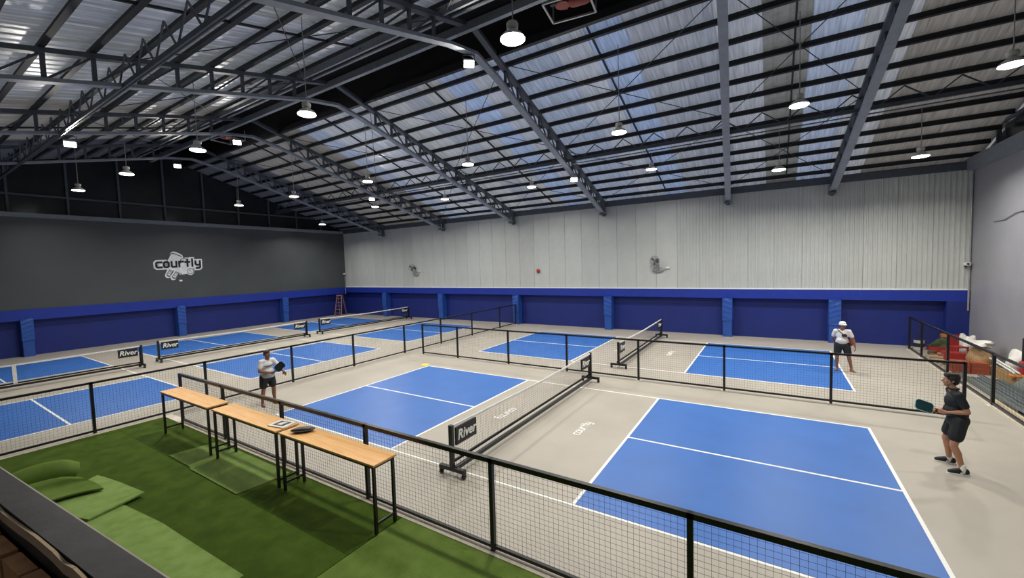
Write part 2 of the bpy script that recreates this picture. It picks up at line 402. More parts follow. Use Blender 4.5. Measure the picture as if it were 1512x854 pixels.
# ------------------------------------------------------------------ roof
VY0, VY1 = .55, 2.95                                    # ridge vent opening
def zs(y): return zp(y)+.075                             # underside of the foil
ceil = struct('ceiling', MB().bx((XL-.4, VY0-.1, 12.5), (XR+.3, VY1+.1, 12.6)).bx((XL-.4, VY0-.1, 11.0), (XR+.3, VY0-.04, 12.5)).bx((XL-.4, VY1+.04, 11.0), (XR+.3, VY1+.1, 12.5)).bx((XL-.4, VY0-.1, 10.4), (XL-.3, VY1+.1, 12.5)).bx((XR+.2, VY0-.1, 10.4), (XR+.3, VY1+.1, 12.5)), M['void'])
def roof_sheet(y0, y1, w):
    mb = MB(); nr = 3; pr = []
    for i in range(nr):
        q = w/nr; a = i*q
        pr += [(a, 0), (a+q*.6, 0), (a+q*.72, .022), (a+q*.9, .022)]
    pr.append((w+.012, .004)); m = len(pr)
    vs = [(x, y, zs(y)+dz) for y in (y0, y1) for x, dz in pr]
    return mb.add(vs, [(i, i+1, m+i+1, m+i) for i in range(m-1)])
nr = 34; rw = (XR-XL+.4)/nr
for y0, y1 in ((YF, VY0), (VY1, YB)):
    me = roof_sheet(y0, y1, rw).mesh('roof_sheet')
    for i in range(nr):
        xx = XL-.3+i*rw; k = 'foildark' if xx < -22.3 else 'foildull' if xx > 7.2 or xx < -15.8 else 'foil' if y0 == VY1 else 'foilnear'
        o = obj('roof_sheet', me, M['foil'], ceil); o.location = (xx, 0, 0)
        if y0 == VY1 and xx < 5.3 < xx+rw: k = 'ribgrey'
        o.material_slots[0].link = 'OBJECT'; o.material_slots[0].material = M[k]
def purlin(y):
    z = zp(y)
    mb = MB().bx((XL, y-.04, z-.1), (XR, y+.04, z+.06)).bx((XL, y-.08, z-.1), (XR, y-.04, z-.088)).bx((XL, y+.04, z+.048), (XR, y+.07, z+.06))
    part('purlin', mb, M['purlin'], ceil)
PB = [3.55+.875*i for i in range(13)]; PN = [-.1-.9*i for i in range(13)]
for y in PB+PN: purlin(y)
for y, z, mm, wd in ((VY0, zp(VY0)-.02, 'beam', .1), (VY0-.35, zp(VY0)-.12, 'beam', .07), (VY1, zp(VY1)-.05, 'purlin', .16), (1.25, 11.05, 'beam', .14)):
    part('ridge_beam', MB().bx((XL, y-wd/2, z-.12), (XR, y+wd/2, z+.12)), M[mm], ceil)
# rods: crossed bracing and sag bars in each bay
def tx(i, y):
    a, b = TX[i]; return a+(b-a)*min(1, abs(14.2-y)/12.5) if y > YRG else b+(a-b)*min(1, (YRG-y)/12.9)
for i in range(5):
    for (ya, yb) in ((3.3, 8.7), (8.9, 14.2), (.3, -4.8)):
        za, zc = zp(ya)-.14, zp(yb)-.14
        part('bracing_rod', MB().tube([(tx(i, ya), ya, za), (tx(i+1, yb), yb, zc)], .014, 5), M['rod'], ceil)
        part('bracing_rod', MB().tube([(tx(i+1, ya), ya, za-.03), (tx(i, yb), yb, zc-.03)], .014, 5), M['rod'], ceil)
    for ya, yb in ((3.0, 14.2), (.4, -10.8)):
        xm = (tx(i, 8)+tx(i+1, 8))/2
        part('sag_bar', MB().bar((xm, ya, zp(ya)), (xm, yb, zp(yb)), .05, .06), M['purlin'], ceil)

# trusses: each a thing
def truss(i):
    g = thing('roof_truss', 'grey steel roof truss, %s from the charcoal wall' % ORD[i], 'roof truss', (tx(i, 14.2), 14.2, zb(14.2)), 0, 'roof trusses')
    def P(y, top=0.): return Vector((tx(i, y), y, zb(y)+top))
    def chord(name, top, w, h, m):
        mb = MB()
        if top == 0:
            ks = [14.35, 2.9, 1.7, .5, -11.1]
        else: ks = [14.5, 2.9, 1.7, .5, -11.1]
        pts = [P(y, top) for y in ks]
        if top == 0: pts[2].z -= .12
        for a, b in zip(pts, pts[1:]): mb.bar(a, b, w, h)
        part(name, mb, M[m], g)
    chord('bottom_chord', 0, .24, .09, 'beam'); chord('top_chord', .68, .2, .12, 'steel')
    ys = PB[::-1]; pv = None
    for sgn, seq in ((1, ys), (-1, PN[::-1])):
        pv = None
        for y in seq:
            if y > 14.3 or y < -11: continue
            part('web_post', MB().bar(P(y, .02), P(y, .66), .07, .09, (0,1,0)), M['steel'], g)
            if pv is not None:
                a, b = (P(pv, .02), P(y, .66)) if sgn > 0 else (P(pv, .02), P(y, .66))
                part('web_diagonal', MB().bar(a, b, .045, .05), M['steel'], g)
            pv = y
    part('foot', MB().bx((tx(i, 14.2)-.13, 13.95, zb(14.2)-.1), (tx(i, 14.2)+.13, 14.5, zb(14.2)-.03)).bar(P(14.4, -.1), P(14.4, .8), .14, .16, (0,1,0)), M['steel'], g)
for i in range(6): truss(i)
def lattice(y, dz, label):
    z0 = zb(y)-.02+dz; z1 = zp(y)-.1
    g = thing('lattice_girder', label, 'girder', (XL, y, z0))
    part('bottom_chord', MB().bx((XL, y-.05, z0-.06), (XR, y+.05, z0+.06)), M['steel'], g)
    part('tie_pipe', MB().tube([(XL, y-.1, z0-.2), (XR, y-.1, z0-.2)], .022, 6), M['steel'], g)
    x = XL; nn = 62; dx = (XR-XL)/nn
    for k in range(nn):
        a, b = (z0, z1) if k % 2 == 0 else (z1, z0)
        part('lacing_bar', MB().bar((x, y, a), (x+dx, y, b), .035, .035), M['steel'], g); x += dx
lattice(8.85, .25, 'zigzag laced girder running under the back roof slope')
lattice(-4.95, 0, 'zigzag laced girder running under the near roof slope')
# ------------------------------------------------------------------ court paint
S2, K, B = 3.048, 2.134, 6.706
COURTS = [(0, 0), (.16, 9.275), (-18.28, 9.668), (-18.15, 1.62), (-17.7, -6.23)]
for cx, cy in COURTS:
    for sg in (-1, 1):
        part('court_paint', MB().bx((cx+sg*K, cy-S2, 0), (cx+sg*B, cy+S2, .002)), M['blue'], floor)
        for x in (K, B): part('court_line', MB().bx((cx+sg*x-.027, cy-S2-.027, 0), (cx+sg*x+.027, cy+S2+.027, .004)), M['line'], floor)
        part('court_line', MB().bx((cx+sg*K, cy-.027, 0), (cx+sg*B, cy+.027, .0052)), M['line'], floor)
        part('court_line', MB().bx((cx-B, cy+sg*S2-.027, 0), (cx+B, cy+sg*S2+.027, .0046)), M['line'], floor)
        mb = MB()
        word(mb, 'courtly', -.42, -.07, .15, .84, 0, .005, lambda v, s=sg, a=cx, b=cy: Vector((a+s*1.08-s*v.y, b+s*v.x, v.z)))
        part('floor_lettering', mb, M['line'], floor, label='white lettering painted on the floor by the net')
# ------------------------------------------------------------------ nets
def text_mesh(txt, h, depth, shear=.25, off=.0):
    cu = bpy.data.curves.new('t', 'FONT'); cu.body = txt; cu.size = h; cu.extrude = depth; cu.shear = shear; cu.offset = off
    cu.align_x = 'CENTER'; cu.align_y = 'CENTER'; cu.resolution_u = 3
    o = bpy.data.objects.new('t', cu); COL.objects.link(o)
    dg = bpy.context.evaluated_depsgraph_get(); me = bpy.data.meshes.new_from_object(o.evaluated_get(dg))
    bpy.data.objects.remove(o); return me
TXT = text_mesh('River', .27, .004, .2, .005)
def grid_wires(mb, A, U, V, lu, lv, pu, pv, t):
    A, U, V = Vector(A), Vector(U), Vector(V); N = U.cross(V)
    for k in range(1, int(lu/pu)+1):
        p = A+U*(k*pu)
        if k*pu < lu: mb.bar(p, p+V*lv, t, t, N)
    for k in range(1, int(lv/pv)+1):
        p = A+V*(k*pv)
        if k*pv < lv: mb.bar(p, p+U*lu, t, t, N)
def court_net(x, y0, y1, label, strap=False):
    g = thing('court_net', label, 'net', (x, (y0+y1)/2, 0), 0, 'portable court nets')
    for y, s in ((y0, 1), (y1, -1)):
        part('post', MB().bx((x-.04, y-.035, .1), (x+.04, y+.035, .97)).bx((x-.06, y+s*.035, .2), (x-.02, y+s*.06, .9)), M['black'], g)
        ft = part('foot_bar', MB().bx((x-.3, y-.04, .1), (x+.3, y+.04, .17)), M['black'], g)
        for sx in (-1, 1):
            part('caster', MB().bx((x+sx*.27-.03, y-.03, .05), (x+sx*.27+.03, y+.03, .1)).cap((x+sx*.27, y-.015, .042), (x+sx*.27, y+.015, .042), .042, n=10, k=2), M['black'], ft, True)
        bd = part('sign_board', MB().bx((x-.02, y+s*.12, .54), (x+.02, y+s*.76, .88)), M['panel'], g)
        for face in (1, -1):
            o = obj('lettering', TXT, M['white'], bd); o['label'] = 'white italic lettering'
            o.location = (face*.024, y+s*.44-(y0+y1)/2, .71); o.rotation_euler = (math.pi/2, 0, math.pi/2*face)
    zc = .88
    part('base_tube', MB().bar((x+.06, y0, .15), (x+.06, y1, .15), .07, .07).bar((x-.06, y0, .22), (x-.06, y1, .22), .035, .05), M['black'], g)
    part('top_tape', MB().bar((x, y0, .93), (x, (y0+y1)/2, zc), .022, .05).bar((x, (y0+y1)/2, zc), (x, y1, .93), .022, .05), M['tape'], g)
    mb = MB(); grid_wires(mb, (x, y0+.05, .24), (0,1,0), (0,0,1), y1-y0-.1, .66, .055, .055, .0022)
    part('net_mesh', mb, M['netmesh'], g, kind='stuff')
    if strap: part('center_strap', MB().bx((x-.015, (y0+y1)/2-.05, .2), (x+.015, (y0+y1)/2+.05, zc+.01)), M['tape'], g)
court_net(-.2, -3.27, 3.82, 'portable net across the nearest court in front of the bar tables')
court_net(.08, 5.93, 13.0, 'portable net on the far right court before the back wall')
court_net(-18.85, 6.32, 13.9, 'portable net on the farthest left court near the ladder')
court_net(-18.6, -1.86, 5.32, 'portable net on the middle one of the three left courts')
court_net(-18.0, -9.8, -2.64, 'portable net on the nearest left court with a white centre strap', True)

# ------------------------------------------------------------------ fences
def fence(label, pts, H=1.33, pw=.06, z0=.09, pit=.066, rail=.05):
    g = thing('fence', label, 'fence', (pts[0][0], pts[0][1], 0))
    for p in pts:
        po = part('post', MB().bx((p[0]-pw/2, p[1]-pw/2, .012), (p[0]+pw/2, p[1]+pw/2, H)), M['black'], g)
        part('foot_plate', MB().bx((p[0]-.09, p[1]-.09, 0), (p[0]+.09, p[1]+.09, .012)), M['kerb'], po, label='pale square foot plate')
    for p, q in zip(pts, pts[1:]):
        a, b = Vector((*p, 0)), Vector((*q, 0)); d = (b-a); l = d.length; d.normalize()
        Z = Vector((0,0,1))
        part('top_rail', MB().bar(a+Z*(H-rail/2), b+Z*(H-rail/2), pw, rail), M['black'], g)
        part('bottom_rail', MB().bar(a+Z*z0, b+Z*z0, pw*.8, .045), M['black'], g)
        mb = MB(); grid_wires(mb, a+Z*(z0+.02), d, Z, l, H-rail-z0-.02, pit, pit, .0024)
        part('wire_mesh', mb, M['mesh'], g, kind='stuff')
    return g
XF = -9.43
fence('long black mesh fence between the three left courts and the right courts', [(XF, y) for y in (-11.1, -8.65, -6.1, -3.62, -.95, 1.62, 4.4, 6.92, 9.55, 12.4, 14.3)])
fence('black mesh fence dividing the nearest court from the far right court', [(x, 4.64) for x in (-8.5, -6.49, -3.92, -1.41, 1.15, 3.66, 6.17, 8.62)], H=1.37)
fence('near black mesh fence behind the wooden bar tables', [(x, -4.62) for x in (-8.37, -6.0, -3.5, -.93, 1.65, 4.15, 6.7, 9.2)], rail=.065)
fence('black mesh fence along the building materials by the right wall', [(9.55, y) for y in (13.85, 12.2, 9.45, 6.2, 3.0, -.2, -3.0)], H=1.36)
# concrete kerbs under the fences
part('kerb', MB().bx((-9.36, -4.72, 0), (XR-.1, -4.53, .03)), M['kerb'], floor)
part('kerb', MB().bx((XF-.02, YF+.1, 0), (XF+.14, -4.72, .03)), M['kerb'], floor)
part('kerb', MB().bx((9.5, -3, 0), (9.7, 13.9, .035)), M['kerb'], floor)

# ------------------------------------------------------------------ artificial turf
def lp(x, d): return (x, -8.69+.077*(x-.46)-d)       # along the ledge edge, d = distance behind it
def slab(poly, z0, z1): return MB().prism(poly, z0, z1)
TX0, TYN = XF+.14, -4.72
solo('turf_strip', slab([(TX0, -5.7), (-.04, -5.7), (-.04, TYN), (TX0, TYN)], 0, .02), M['turf'], 'dark green turf strip under the row of bar tables', 'turf')
solo('turf_strip', slab([(TX0, YF+.1), (-3.02, YF+.1), lp(-3.02, -.02), lp(-.04, -.02), (-.04, -5.704), (TX0, -5.704)], 0, .02), M['turf'], 'large dark green turf strip between the tables and the dark ledge', 'turf')
solo('turf_strip', slab([lp(-.02, -.02), lp(4.62, -.02), (9, -8.4), (9, TYN), (-.02, TYN)], 0, .024), M['turf2'], 'mid green turf field at the foot of the near fence, right of the tables', 'turf')
solo('turf_patch', slab([(-6.15, -5.68), (-5.05, -5.68), (-5.05, -4.8), (-6.0, -4.85)], .021, .034), M['turf4'], 'lighter green turf patch below the end of the leftmost table', 'turf')
solo('turf_patch', slab([(-5.03, -5.72), (-3.1, -5.72), (-3.0, -4.8), (-5.03, -4.8)], .021, .038), M['turf4'], 'lighter green turf patch below the middle bar table', 'turf')
solo('turf_offcut', slab([(-6.3, -8.4), (-.8, -8.4), (-.85, -6.66), (-2.6, -6.73), (-3.2, -6.75), (-4.6, -6.9), (-5.3, -7.4)], .021, .05), M['turf3'], 'long pale green turf offcut lying along the dark ledge', 'turf')
def sheet(name, P, m, label, th=.03, nu=16, nv=10):
    mb = MB(); top = []
    for j in range(nv+1):
        for i in range(nu+1): top.append(P(i/nu, j/nv))
    nn = len(top); W = nu+1
    vs = top+[(p[0], p[1], p[2]-th) for p in top]; fs = []
    for j in range(nv):
        for i in range(nu):
            a = j*W+i; fs += [(a, a+1, a+W+1, a+W), (nn+a, nn+a+W, nn+a+W+1, nn+a+1)]
    ed = [i for i in range(nu)]; 
    per = [i for i in range(W)]+[j*W+nu for j in range(1, nv+1)]+[nv*W+i for i in range(nu-1, -1, -1)]+[j*W for j in range(nv-1, 0, -1)]
    for a, b in zip(per, per[1:]+per[:1]): fs.append((a, nn+a, nn+b, b))
    mb.add(vs, fs); return solo(name, mb, m, label, 'turf', tuple(P(.5, .5)[:2])+(0,), None, True)
def bil(q, u, v): 
    a, b, c, d = [Vector(x) for x in q]; return (a*(1-u)+b*u)*(1-v)+(d*(1-u)+c*u)*v
QA = [(-5.6, -7.9), (-4.3, -7.35), (-4.5, -6.58), (-6.2, -6.8)]
sheet('turf_flap', lambda u, v: (*bil(QA, u, v), .085+.03*math.sin(u*3)+.07*max(0, u-.75)*v), M['turf3'], 'pale green turf flap with a pointed corner folded over the offcut', nu=14)
RP = [(0, .03), (.3, .05), (.52, .16), (.66, .33), (.86, .4), (1.02, .3), (1.04, .16), (.98, .09), (1.12, .08), (1.28, .17), (1.42, .24), (1.54, .2), (1.62, .12), (1.8, .09), (2.15, .085)]
def roll(u, v):
    t = u*(len(RP)-1); i = min(int(t), len(RP)-2); f = t-i
    pp = [Vector(RP[max(0, min(len(RP)-1, i+k))]) for k in (-1, 0, 1, 2)]
    q = .5*((2*pp[1])+(pp[2]-pp[0])*f+(2*pp[0]-5*pp[1]+4*pp[2]-pp[3])*f*f+(3*pp[1]-pp[0]-3*pp[2]+pp[3])*f**3)
    k = .55+.45*math.sin(min(1, .25+v)*math.pi*.62) if v < .8 else 1-.9*(v-.8)*2
    return (-7.55+q.x+.22*v-.1*math.sin(3*v), -8.05+1.0*v+.1*math.sin(u*8), .085+.05*u+(q.y-.03)*k)
sheet('turf_roll', roll, M['turf2'], 'crumpled dark green turf piece humped beside the dark ledge', nu=56, nv=14)

# ------------------------------------------------------------------ bar tables
def bar_table(x0, x1, y0, y1, h, label):
    g = thing('bar_table', label, 'table', ((x0+x1)/2, (y0+y1)/2, 0), 0, 'bar tables beside the near fence')
    part('tabletop', MB().bx((x0-.03, y0-.02, h-.028), (x1+.03, y1+.02, h)), M['wood'], g)
    t = .042
    part('apron_frame', MB().bx((x0, y0, h-.07), (x1, y0+t, h-.029)).bx((x0, y1-t, h-.07), (x1, y1, h-.029)).bx((x0, y0+t, h-.07), (x0+t, y1-t, h-.029)).bx((x1-t, y0+t, h-.07), (x1, y1-t, h-.029)), M['black'], g)
    for x in (x0, x1-t):
        for y in (y0, y1-t):
            part('leg', MB().bx((x, y, .04), (x+t, y+t, h-.071)), M['black'], g)
        part('stretcher', MB().bx((x+.006, y0+t, .17), (x+t-.006, y1-t, .205)), M['black'], g)
bar_table(-7.72, -5.27, -5.24, -4.84, 1.1, 'leftmost wooden bar table with an empty top')
bar_table(-5.0, -2.6, -5.24, -4.84, 1.1, 'middle wooden bar table holding a framed print')
bar_table(-2.44, 0.0, -5.24, -4.84, 1.1, 'rightmost wooden bar table holding a black pouch')
g = thing('framed_print', 'white framed black and white print lying on the middle bar table', 'print', (-2.8, -5.0, 1.1), .18)
part('board', MB().bx((-.2, -.15, 0), (.2, .15, .018)), M['white'], g, world=False)
part('picture', MB().bx((-.13, -.1, .018), (.13, .1, .02)), M['ink'], g, world=False, label='dark picture with a white patch')
part('picture_patch', MB().prism([(-.06, -.07), (.06, -.06), (.04, .0), (.09, .06), (-.02, .07), (-.05, .02)], .02, .022), M['white'], g, world=False)
g = thing('zip_pouch', 'black oval pouch lying on the rightmost bar table', 'pouch', (-2.1, -5.02, 1.1), .75)
part('shell', MB().ell((0, 0, .045), (.2, .085, .045), 18, 10), M['blackp'], g, True, world=False)
part('zip', MB().ring((0, 0, .045), 1, .006, 'z', 30, 5, (.203, .088)), M['chip'], g, world=False)
part('badge', MB().ell((0, 0, .088), (.07, .03, .006), 12, 6), M['chip'], g, True, world=False, label='grey badge')

# ------------------------------------------------------------------ viewing ledge in the foreground
lw = obj('viewing_ledge', MB().prism([lp(-3, .0), lp(4.6, .0), lp(4.6, .135), lp(-3, .135)], 2.55, 2.7).mesh('viewing_ledge'), M['ledge']); lw['label'] = 'dark scuffed ledge top in the lower left corner'; lw['category'] = 'ledge'
part('front_board', MB().prism([lp(-3, .02), lp(4.6, .02), lp(4.6, .12), lp(-3, .12)], 0, 2.55), M['ledge'], lw)
part('edge_trim', MB().prism([lp(-3, -.008), lp(4.6, -.008), lp(4.6, 0), lp(-3, 0)], 2.66, 2.698), M['kerb'], lw, label='thin pale edge trim')
rr = random.Random(3)
tp = [(*lp(-1+i*.12, .145+rr.uniform(-.004, .004)), 2.665+rr.uniform(-.01, .01)) for i in range(40)]
mb = MB()
for a, b in zip(tp, tp[1:]): mb.bar(a, b, .012, .05)
part('tape_strip', mb, M['tan'], lw, label='wavy tan tape strip')
x = .2
while x < 4.4:
    part('brown_block', MB().prism([lp(x, .152), lp(x+.25, .152), lp(x+.25, .215), lp(x, .215)], 2.3, 2.56+rr.uniform(-.01, .005)), M['block'], lw); x += .29
part('dark_backing', MB().prism([lp(-3, .136), lp(4.6, .136), lp(4.6, .21), lp(-3, .21)], 2.1, 2.5), M['void'], lw)
mf = obj('mezzanine_deck', MB().bx((-3, YF+.05, 2.0), (8, -9.15, 2.3)).mesh('mezzanine_deck'), M['navy']); mf['kind'] = 'structure'; mf.name = 'trim_7'
# ------------------------------------------------------------------ lamps
def pendant(x, y, z, label, d=.45):
    g = thing('pendant_lamp', label, 'lamp', (x, y, z), 0, 'pendant lamps')
    r = d/2
    part('housing', MB().lathe((0, 0, .2), [(.06, 0), (.105, .01), (.11, .09), (.09, .12), (.03, .13)]), M['lampbody'], g, True, world=False)
    part('reflector', MB().lathe((0, 0, .03), [(r, 0), (r, .02), (r*.8, .07), (.075, .15), (.06, .175)]), M['lampbody'], g, True, world=False)
    part('lens', MB().lathe((0, 0, 0), [(r*.9, -.0), (r, .012), (r*1.0, .03)]), M['lamp'], g, True, world=False)
    part('cable', MB().tube([(0, 0, .32), (0.012, 0, .45), (0, 0, zs(y)-z+.02)], .012, 5), M['fan'], g, world=False)
    ld = bpy.data.lights.new('lamp_light', 'AREA'); ld.shape = 'DISK'; ld.size = d*.86; ld.energy = PENDANT_W; ld.color = (1, .965, .9)
    lo = bpy.data.objects.new('lamp_light', ld); COL.objects.link(lo); lo.parent = g; lo.location = (0, 0, -.006); ld.spread = math.radians(152)
rows = [('front row', [(.85, -2.38, 8), (-5.42, -2.45, 8), (-11.15, -2.71, 8), (-16.92, -2.95, 8), (-22.51, -3.17, 8)]),
        ('middle row', [(9.29, 5.01, 8), (5.43, 5.03, 8), (.72, 4.28, 8), (-5.51, 4.53, 8), (-11.1, 4.13, 8), (-17.2, 4.16, 8), (-22.33, 3.74, 8)]),
        ('back row', [(9.02, 10.5, 7.14), (5.03, 10.5, 7.28), (.25, 10.49, 8), (-5.93, 10.57, 8), (-11.87, 10.49, 8), (-17.17, 9.68, 8), (-24.1, 10.45, 7.43)])]
for nm, L in rows:
    for i, (x, y, z) in enumerate(L): pendant(x, y, z, 'white round pendant lamp, %s from the right in the %s' % (ORD[i], nm))
pendant(6.6, -2.4, 8, 'white round pendant lamp over the near right corner of the nearest court')
def flood(x, y, z, label, rz=0):
    g = thing('flood_lamp', label, 'lamp', (x, y, z), rz, 'flood lamps on the trusses')
    R = Matrix.Rotation(math.radians(-40), 3, 'X')
    part('bracket', MB().box((-.17, 0, .1), (.02, .05, .3)).box((.17, 0, .1), (.02, .05, .3)).box((0, 0, .25), (.36, .05, .02)), M['steel'], g, world=False)
    part('housing', MB().box((0, .0, 0), (.32, .24, .08), R), M['lampbody'], g, world=False)
    part('lens', MB().box(R @ Vector((0, 0, -.045)), (.29, .21, .012), R), M['lamp'], g, world=False)
    ld = bpy.data.lights.new('lamp_light', 'AREA'); ld.shape = 'RECTANGLE'; ld.size = .28; ld.size_y = .2; ld.energy = FLOOD_W; ld.color = (1, .95, .87)
    lo = bpy.data.objects.new('lamp_light', ld); COL.objects.link(lo); lo.parent = g
    lo.location = R @ Vector((0, 0, -.055)); lo.rotation_euler = R.to_euler()
for (x, y, z, rz, lb) in [(-3.0, 1.45, 10.12, .7, 'blazing flood lamp on the truss at the top middle'), (-3.1, 9.59, 7.9, .45, 'blazing flood lamp under the truss above the back wall'),
     (-15.9, 8.37, 8.25, .85, 'flood lamp low on the second truss from the charcoal wall'), (-15.9, .8, 9.95, 1.1, 'flood lamp at the peak of the second truss from the charcoal wall'),
     (-22.8, .92, 9.95, 1.2, 'flood lamp at the peak of the truss nearest the charcoal wall'), (-15.5, -4.8, 8.55, 1.35, 'flood lamp on the near slope end of the second truss')]:
    flood(x, y, z, lb, rz)
# ------------------------------------------------------------------ ridge ventilators
def ventilator(x, y, z, rz, label):
    g = thing('roof_ventilator', label, 'ventilator', (x, y, z), rz)
    f = MB(); w, d = .62, .5
    for a, b in (((-w, -d, 0), (w, -d, 0)), ((w, -d, 0), (w, d, 0)), ((w, d, 0), (-w, d, 0)), ((-w, d, 0), (-w, -d, 0))): f.bar(a, b, .05, .05)
    for sx in (-1, 1):
        for sy in (-1, 1): f.bar((sx*w, sy*d, 0), (sx*w, sy*d, .5), .04, .04)
    part('frame', f, M['frame'], g, world=False)
    part('motor', MB().cap((.1, 0, .15), (.45, 0, .15), .15, n=14), M['rust'], g, True, world=False, label='red brown motor')
    part('pulley', MB().lathe((-.2, 0, .1), [(.05, 0), (.2, .01), (.2, .06), (.05, .07)]), M['rust'], g, world=False)
    for k in range(4):
        part('blade', MB().box((-.2+.2*math.cos(k*math.pi/2), .2*math.sin(k*math.pi/2), .2), (.3, .12, .015), Matrix.Rotation(k*math.pi/2, 3, 'Z')), M['steel'], g, world=False)
ventilator(.1, 2.0, 10.95, .15, 'metal framed roof fan with a red brown motor in the dark ridge')
ventilator(-18.5, 1.6, 10.7, .1, 'metal framed roof fan in the ridge at the far left')
# ------------------------------------------------------------------ things on the walls
def wall_fan(x, z, rz, label):
    g = thing('wall_fan', label, 'fan', (x, 14.52, z), 0)
    part('base', MB().ell((0, 0, -.3), (.3, .09, .16), 16, 8), M['fan'], g, True, world=False)
    a = part('arm', MB().cap((0, -.06, -.3), (.03, -.16, 0), .06, .07), M['fan'], g, True, world=False)
    part('motor', MB().cap((0.02, -.1, .14), (-.04, -.28, .18), .075, n=12), M['blackp'], g, True, world=False, label='black motor')
    R = Matrix.Rotation(rz, 3, 'Z')
    cg = MB(); 
    def tr(m):
        m.v = [tuple(R @ Vector(v)+Vector((-.1, -.32, .2))) for v in m.v]; return m
    cg.ring((0, 0, 0), .27, .012, 'y'); cg.ring((0, -.08, 0), .2, .006, 'y'); cg.ring((0, -.1, 0), .1, .006, 'y'); cg.ring((0, .07, 0), .2, .006, 'y')
    for k in range(20):
        t = k*math.pi/10; c, s = math.cos(t), math.sin(t)
        cg.tube([(.05*c, -.11, .05*s), (.2*c, -.08, .2*s), (.27*c, 0, .27*s), (.2*c, .07, .2*s), (.06*c, .08, .06*s)], .004, 4)
    part('cage', tr(cg), M['fan'], g, world=False)
    for k in range(3):
        t = k*2*math.pi/3+.4; m = MB().box((.13*math.cos(t), 0, .13*math.sin(t)), (.2, .012, .12), Matrix.Rotation(-t, 3, 'Y') @ Matrix.Rotation(.4, 3, 'X'))
        part('blade', tr(m), M['blackp'], g, world=False)
wall_fan(-.4, 3.72, -.25, 'oscillating wall fan on the pale back wall at right of centre')
wall_fan(-18.5, 3.75, .95, 'wall fan turned sideways at the left end of the pale back wall')
for x, z, lb in ((.1, 3.55, 'white power box beside the right wall fan'), (-18.05, 3.68, 'white power box beside the left wall fan')):
    g = thing('power_box', lb, 'box', (x, 14.5, z)); part('case', MB().bx((-.1, -.02, -.05), (.1, .04, .05)), M['white'], g, world=False)
    part('lead', MB().tube([(-.08, .0, -.05), (-.14, -.02, -.16), (-.25, .02, -.2)], .008, 5), M['blackp'], g, world=False)
g = thing('alarm_bell', 'round red alarm bell on the pale back wall', 'alarm', (-7.75, 14.52, 3.5))
part('gong', MB().ell((0, -.03, 0), (.13, .06, .13), 16, 8), M['red'], g, True, world=False); part('hub', MB().ell((0, -.09, 0), (.03, .02, .03)), M['rust'], g, True, world=False)
def cctv(x, y, z, lb, sg):
    g = thing('security_camera', lb, 'camera', (x, y, z))
    part('body', MB().box((0, -.1, 0), (.14, .24, .12)), M['white'], g, world=False); part('mount', MB().bx((-.03, -.02, -.12), (.03, .05, .0)), M['blackp'], g, world=False)
    part('lens', MB().cap((0, -.22, 0), (0, -.23, 0), .04, n=10), M['blackp'], g, True, world=False)
cctv(XR-.16, 14.46, 3.44, 'white security camera in the right corner of the hall', 1); cctv(XL+.4, 14.46, 3.6, 'white security camera in the far left corner of the hall', -1)
for x, z0, z1, lb in ((XR-.06, 1.6, 6.9, 'pale conduit pipe running up the right corner'), (XL+.33, 1.8, 3.5, 'pale conduit pipe below the far left camera')):
    solo('conduit_pipe', MB().tube([(x, 14.46, z0), (x, 14.46, z1)], .03, 8), M['frame'], lb, 'pipe', (x, 14.48, z0))
solo('loose_cable', MB().tube([(XR-.02, 12.6, 4.95), (XR-.03, 11.8, 4.95), (XR-.03, 11, 5.12), (XR-.03, 10, 5.15), (XR-.02, 9, 5.0)], .014, 6), M['plug'], 'thin dark cable sagging across the grey right wall', 'cable', (XR-.02, 11, 5))
# wall logo: crossed paddles, ball and lettering
g = thing('wall_logo', 'white paddle and ball logo sign on the charcoal wall', 'sign', (XL+.28, 2.2, 4.5))
def LT(v): # logo sheet coordinates (crop pixels) to the wall
    return Vector((.0+v.z, (v.x-560)/753*2.58, -(v.y-455)/445*1.76))
def rot(cx, cy, w, h, a, r=.3, n=5):
    out = []; rd = r*min(w, h)
    for sx, sy, t0 in ((1,1,0), (-1,1,90), (-1,-1,180), (1,-1,270)):
        for i in range(n+1):
            t = math.radians(t0+90*i/n); x = sx*(w/2-rd)+rd*math.cos(t); y = sy*(h/2-rd)+rd*math.sin(t)
            ca, sa = math.cos(a), math.sin(a); out.append((cx+x*ca-y*sa, cy+x*sa+y*ca))
    return out
A1, A2 = .42, .72
base = MB()
base.prism(rot(500, 375, 215, 290, A1), 0, .0185, LT); base.prism(rot(630, 465, 235, 290, A2, .48), 0, .0195, LT)
base.stroke([(415, 525), (388, 582)], 84, 0, .02, LT); base.stroke([(510, 555), (472, 615)], 84, 0, .02, LT); base.stroke([(378, 604), (378, 605)], 84, 0, .02, LT, nd=16); base.stroke([(457, 640), (457, 641)], 84, 0, .02, LT, nd=16); base.stroke([(735, 540), (738, 542)], 130, 0, .02, LT, nd=18)
def lw_(mb, grow, z0, z1):
    word(mb, 'courtly', 205, -478, 88, 705, z0, z1, lambda v: LT(Vector((v.x, -v.y, v.z))), grow, .03)
lw_(base, 58, 0, .02)
base.stroke([(560, 690), (585, 690)], 24, 0, .02, LT)
part('backing', base, M['logowhite'], g, world=False)
gf = MB(); gf.prism(rot(502, 380, 160, 240, A1), .03, .033, LT); gf.prism(rot(632, 462, 190, 240, A2, .48), .03, .035, LT)
part('paddle_face', gf, M['logogrey'], g, world=False, label='pale grey paddle faces')
class OL:                               # every outline stroke a part of its own
    def stroke(s, *a): part('outline', MB().stroke(*a), M['inkgrey'], g, world=False); return s
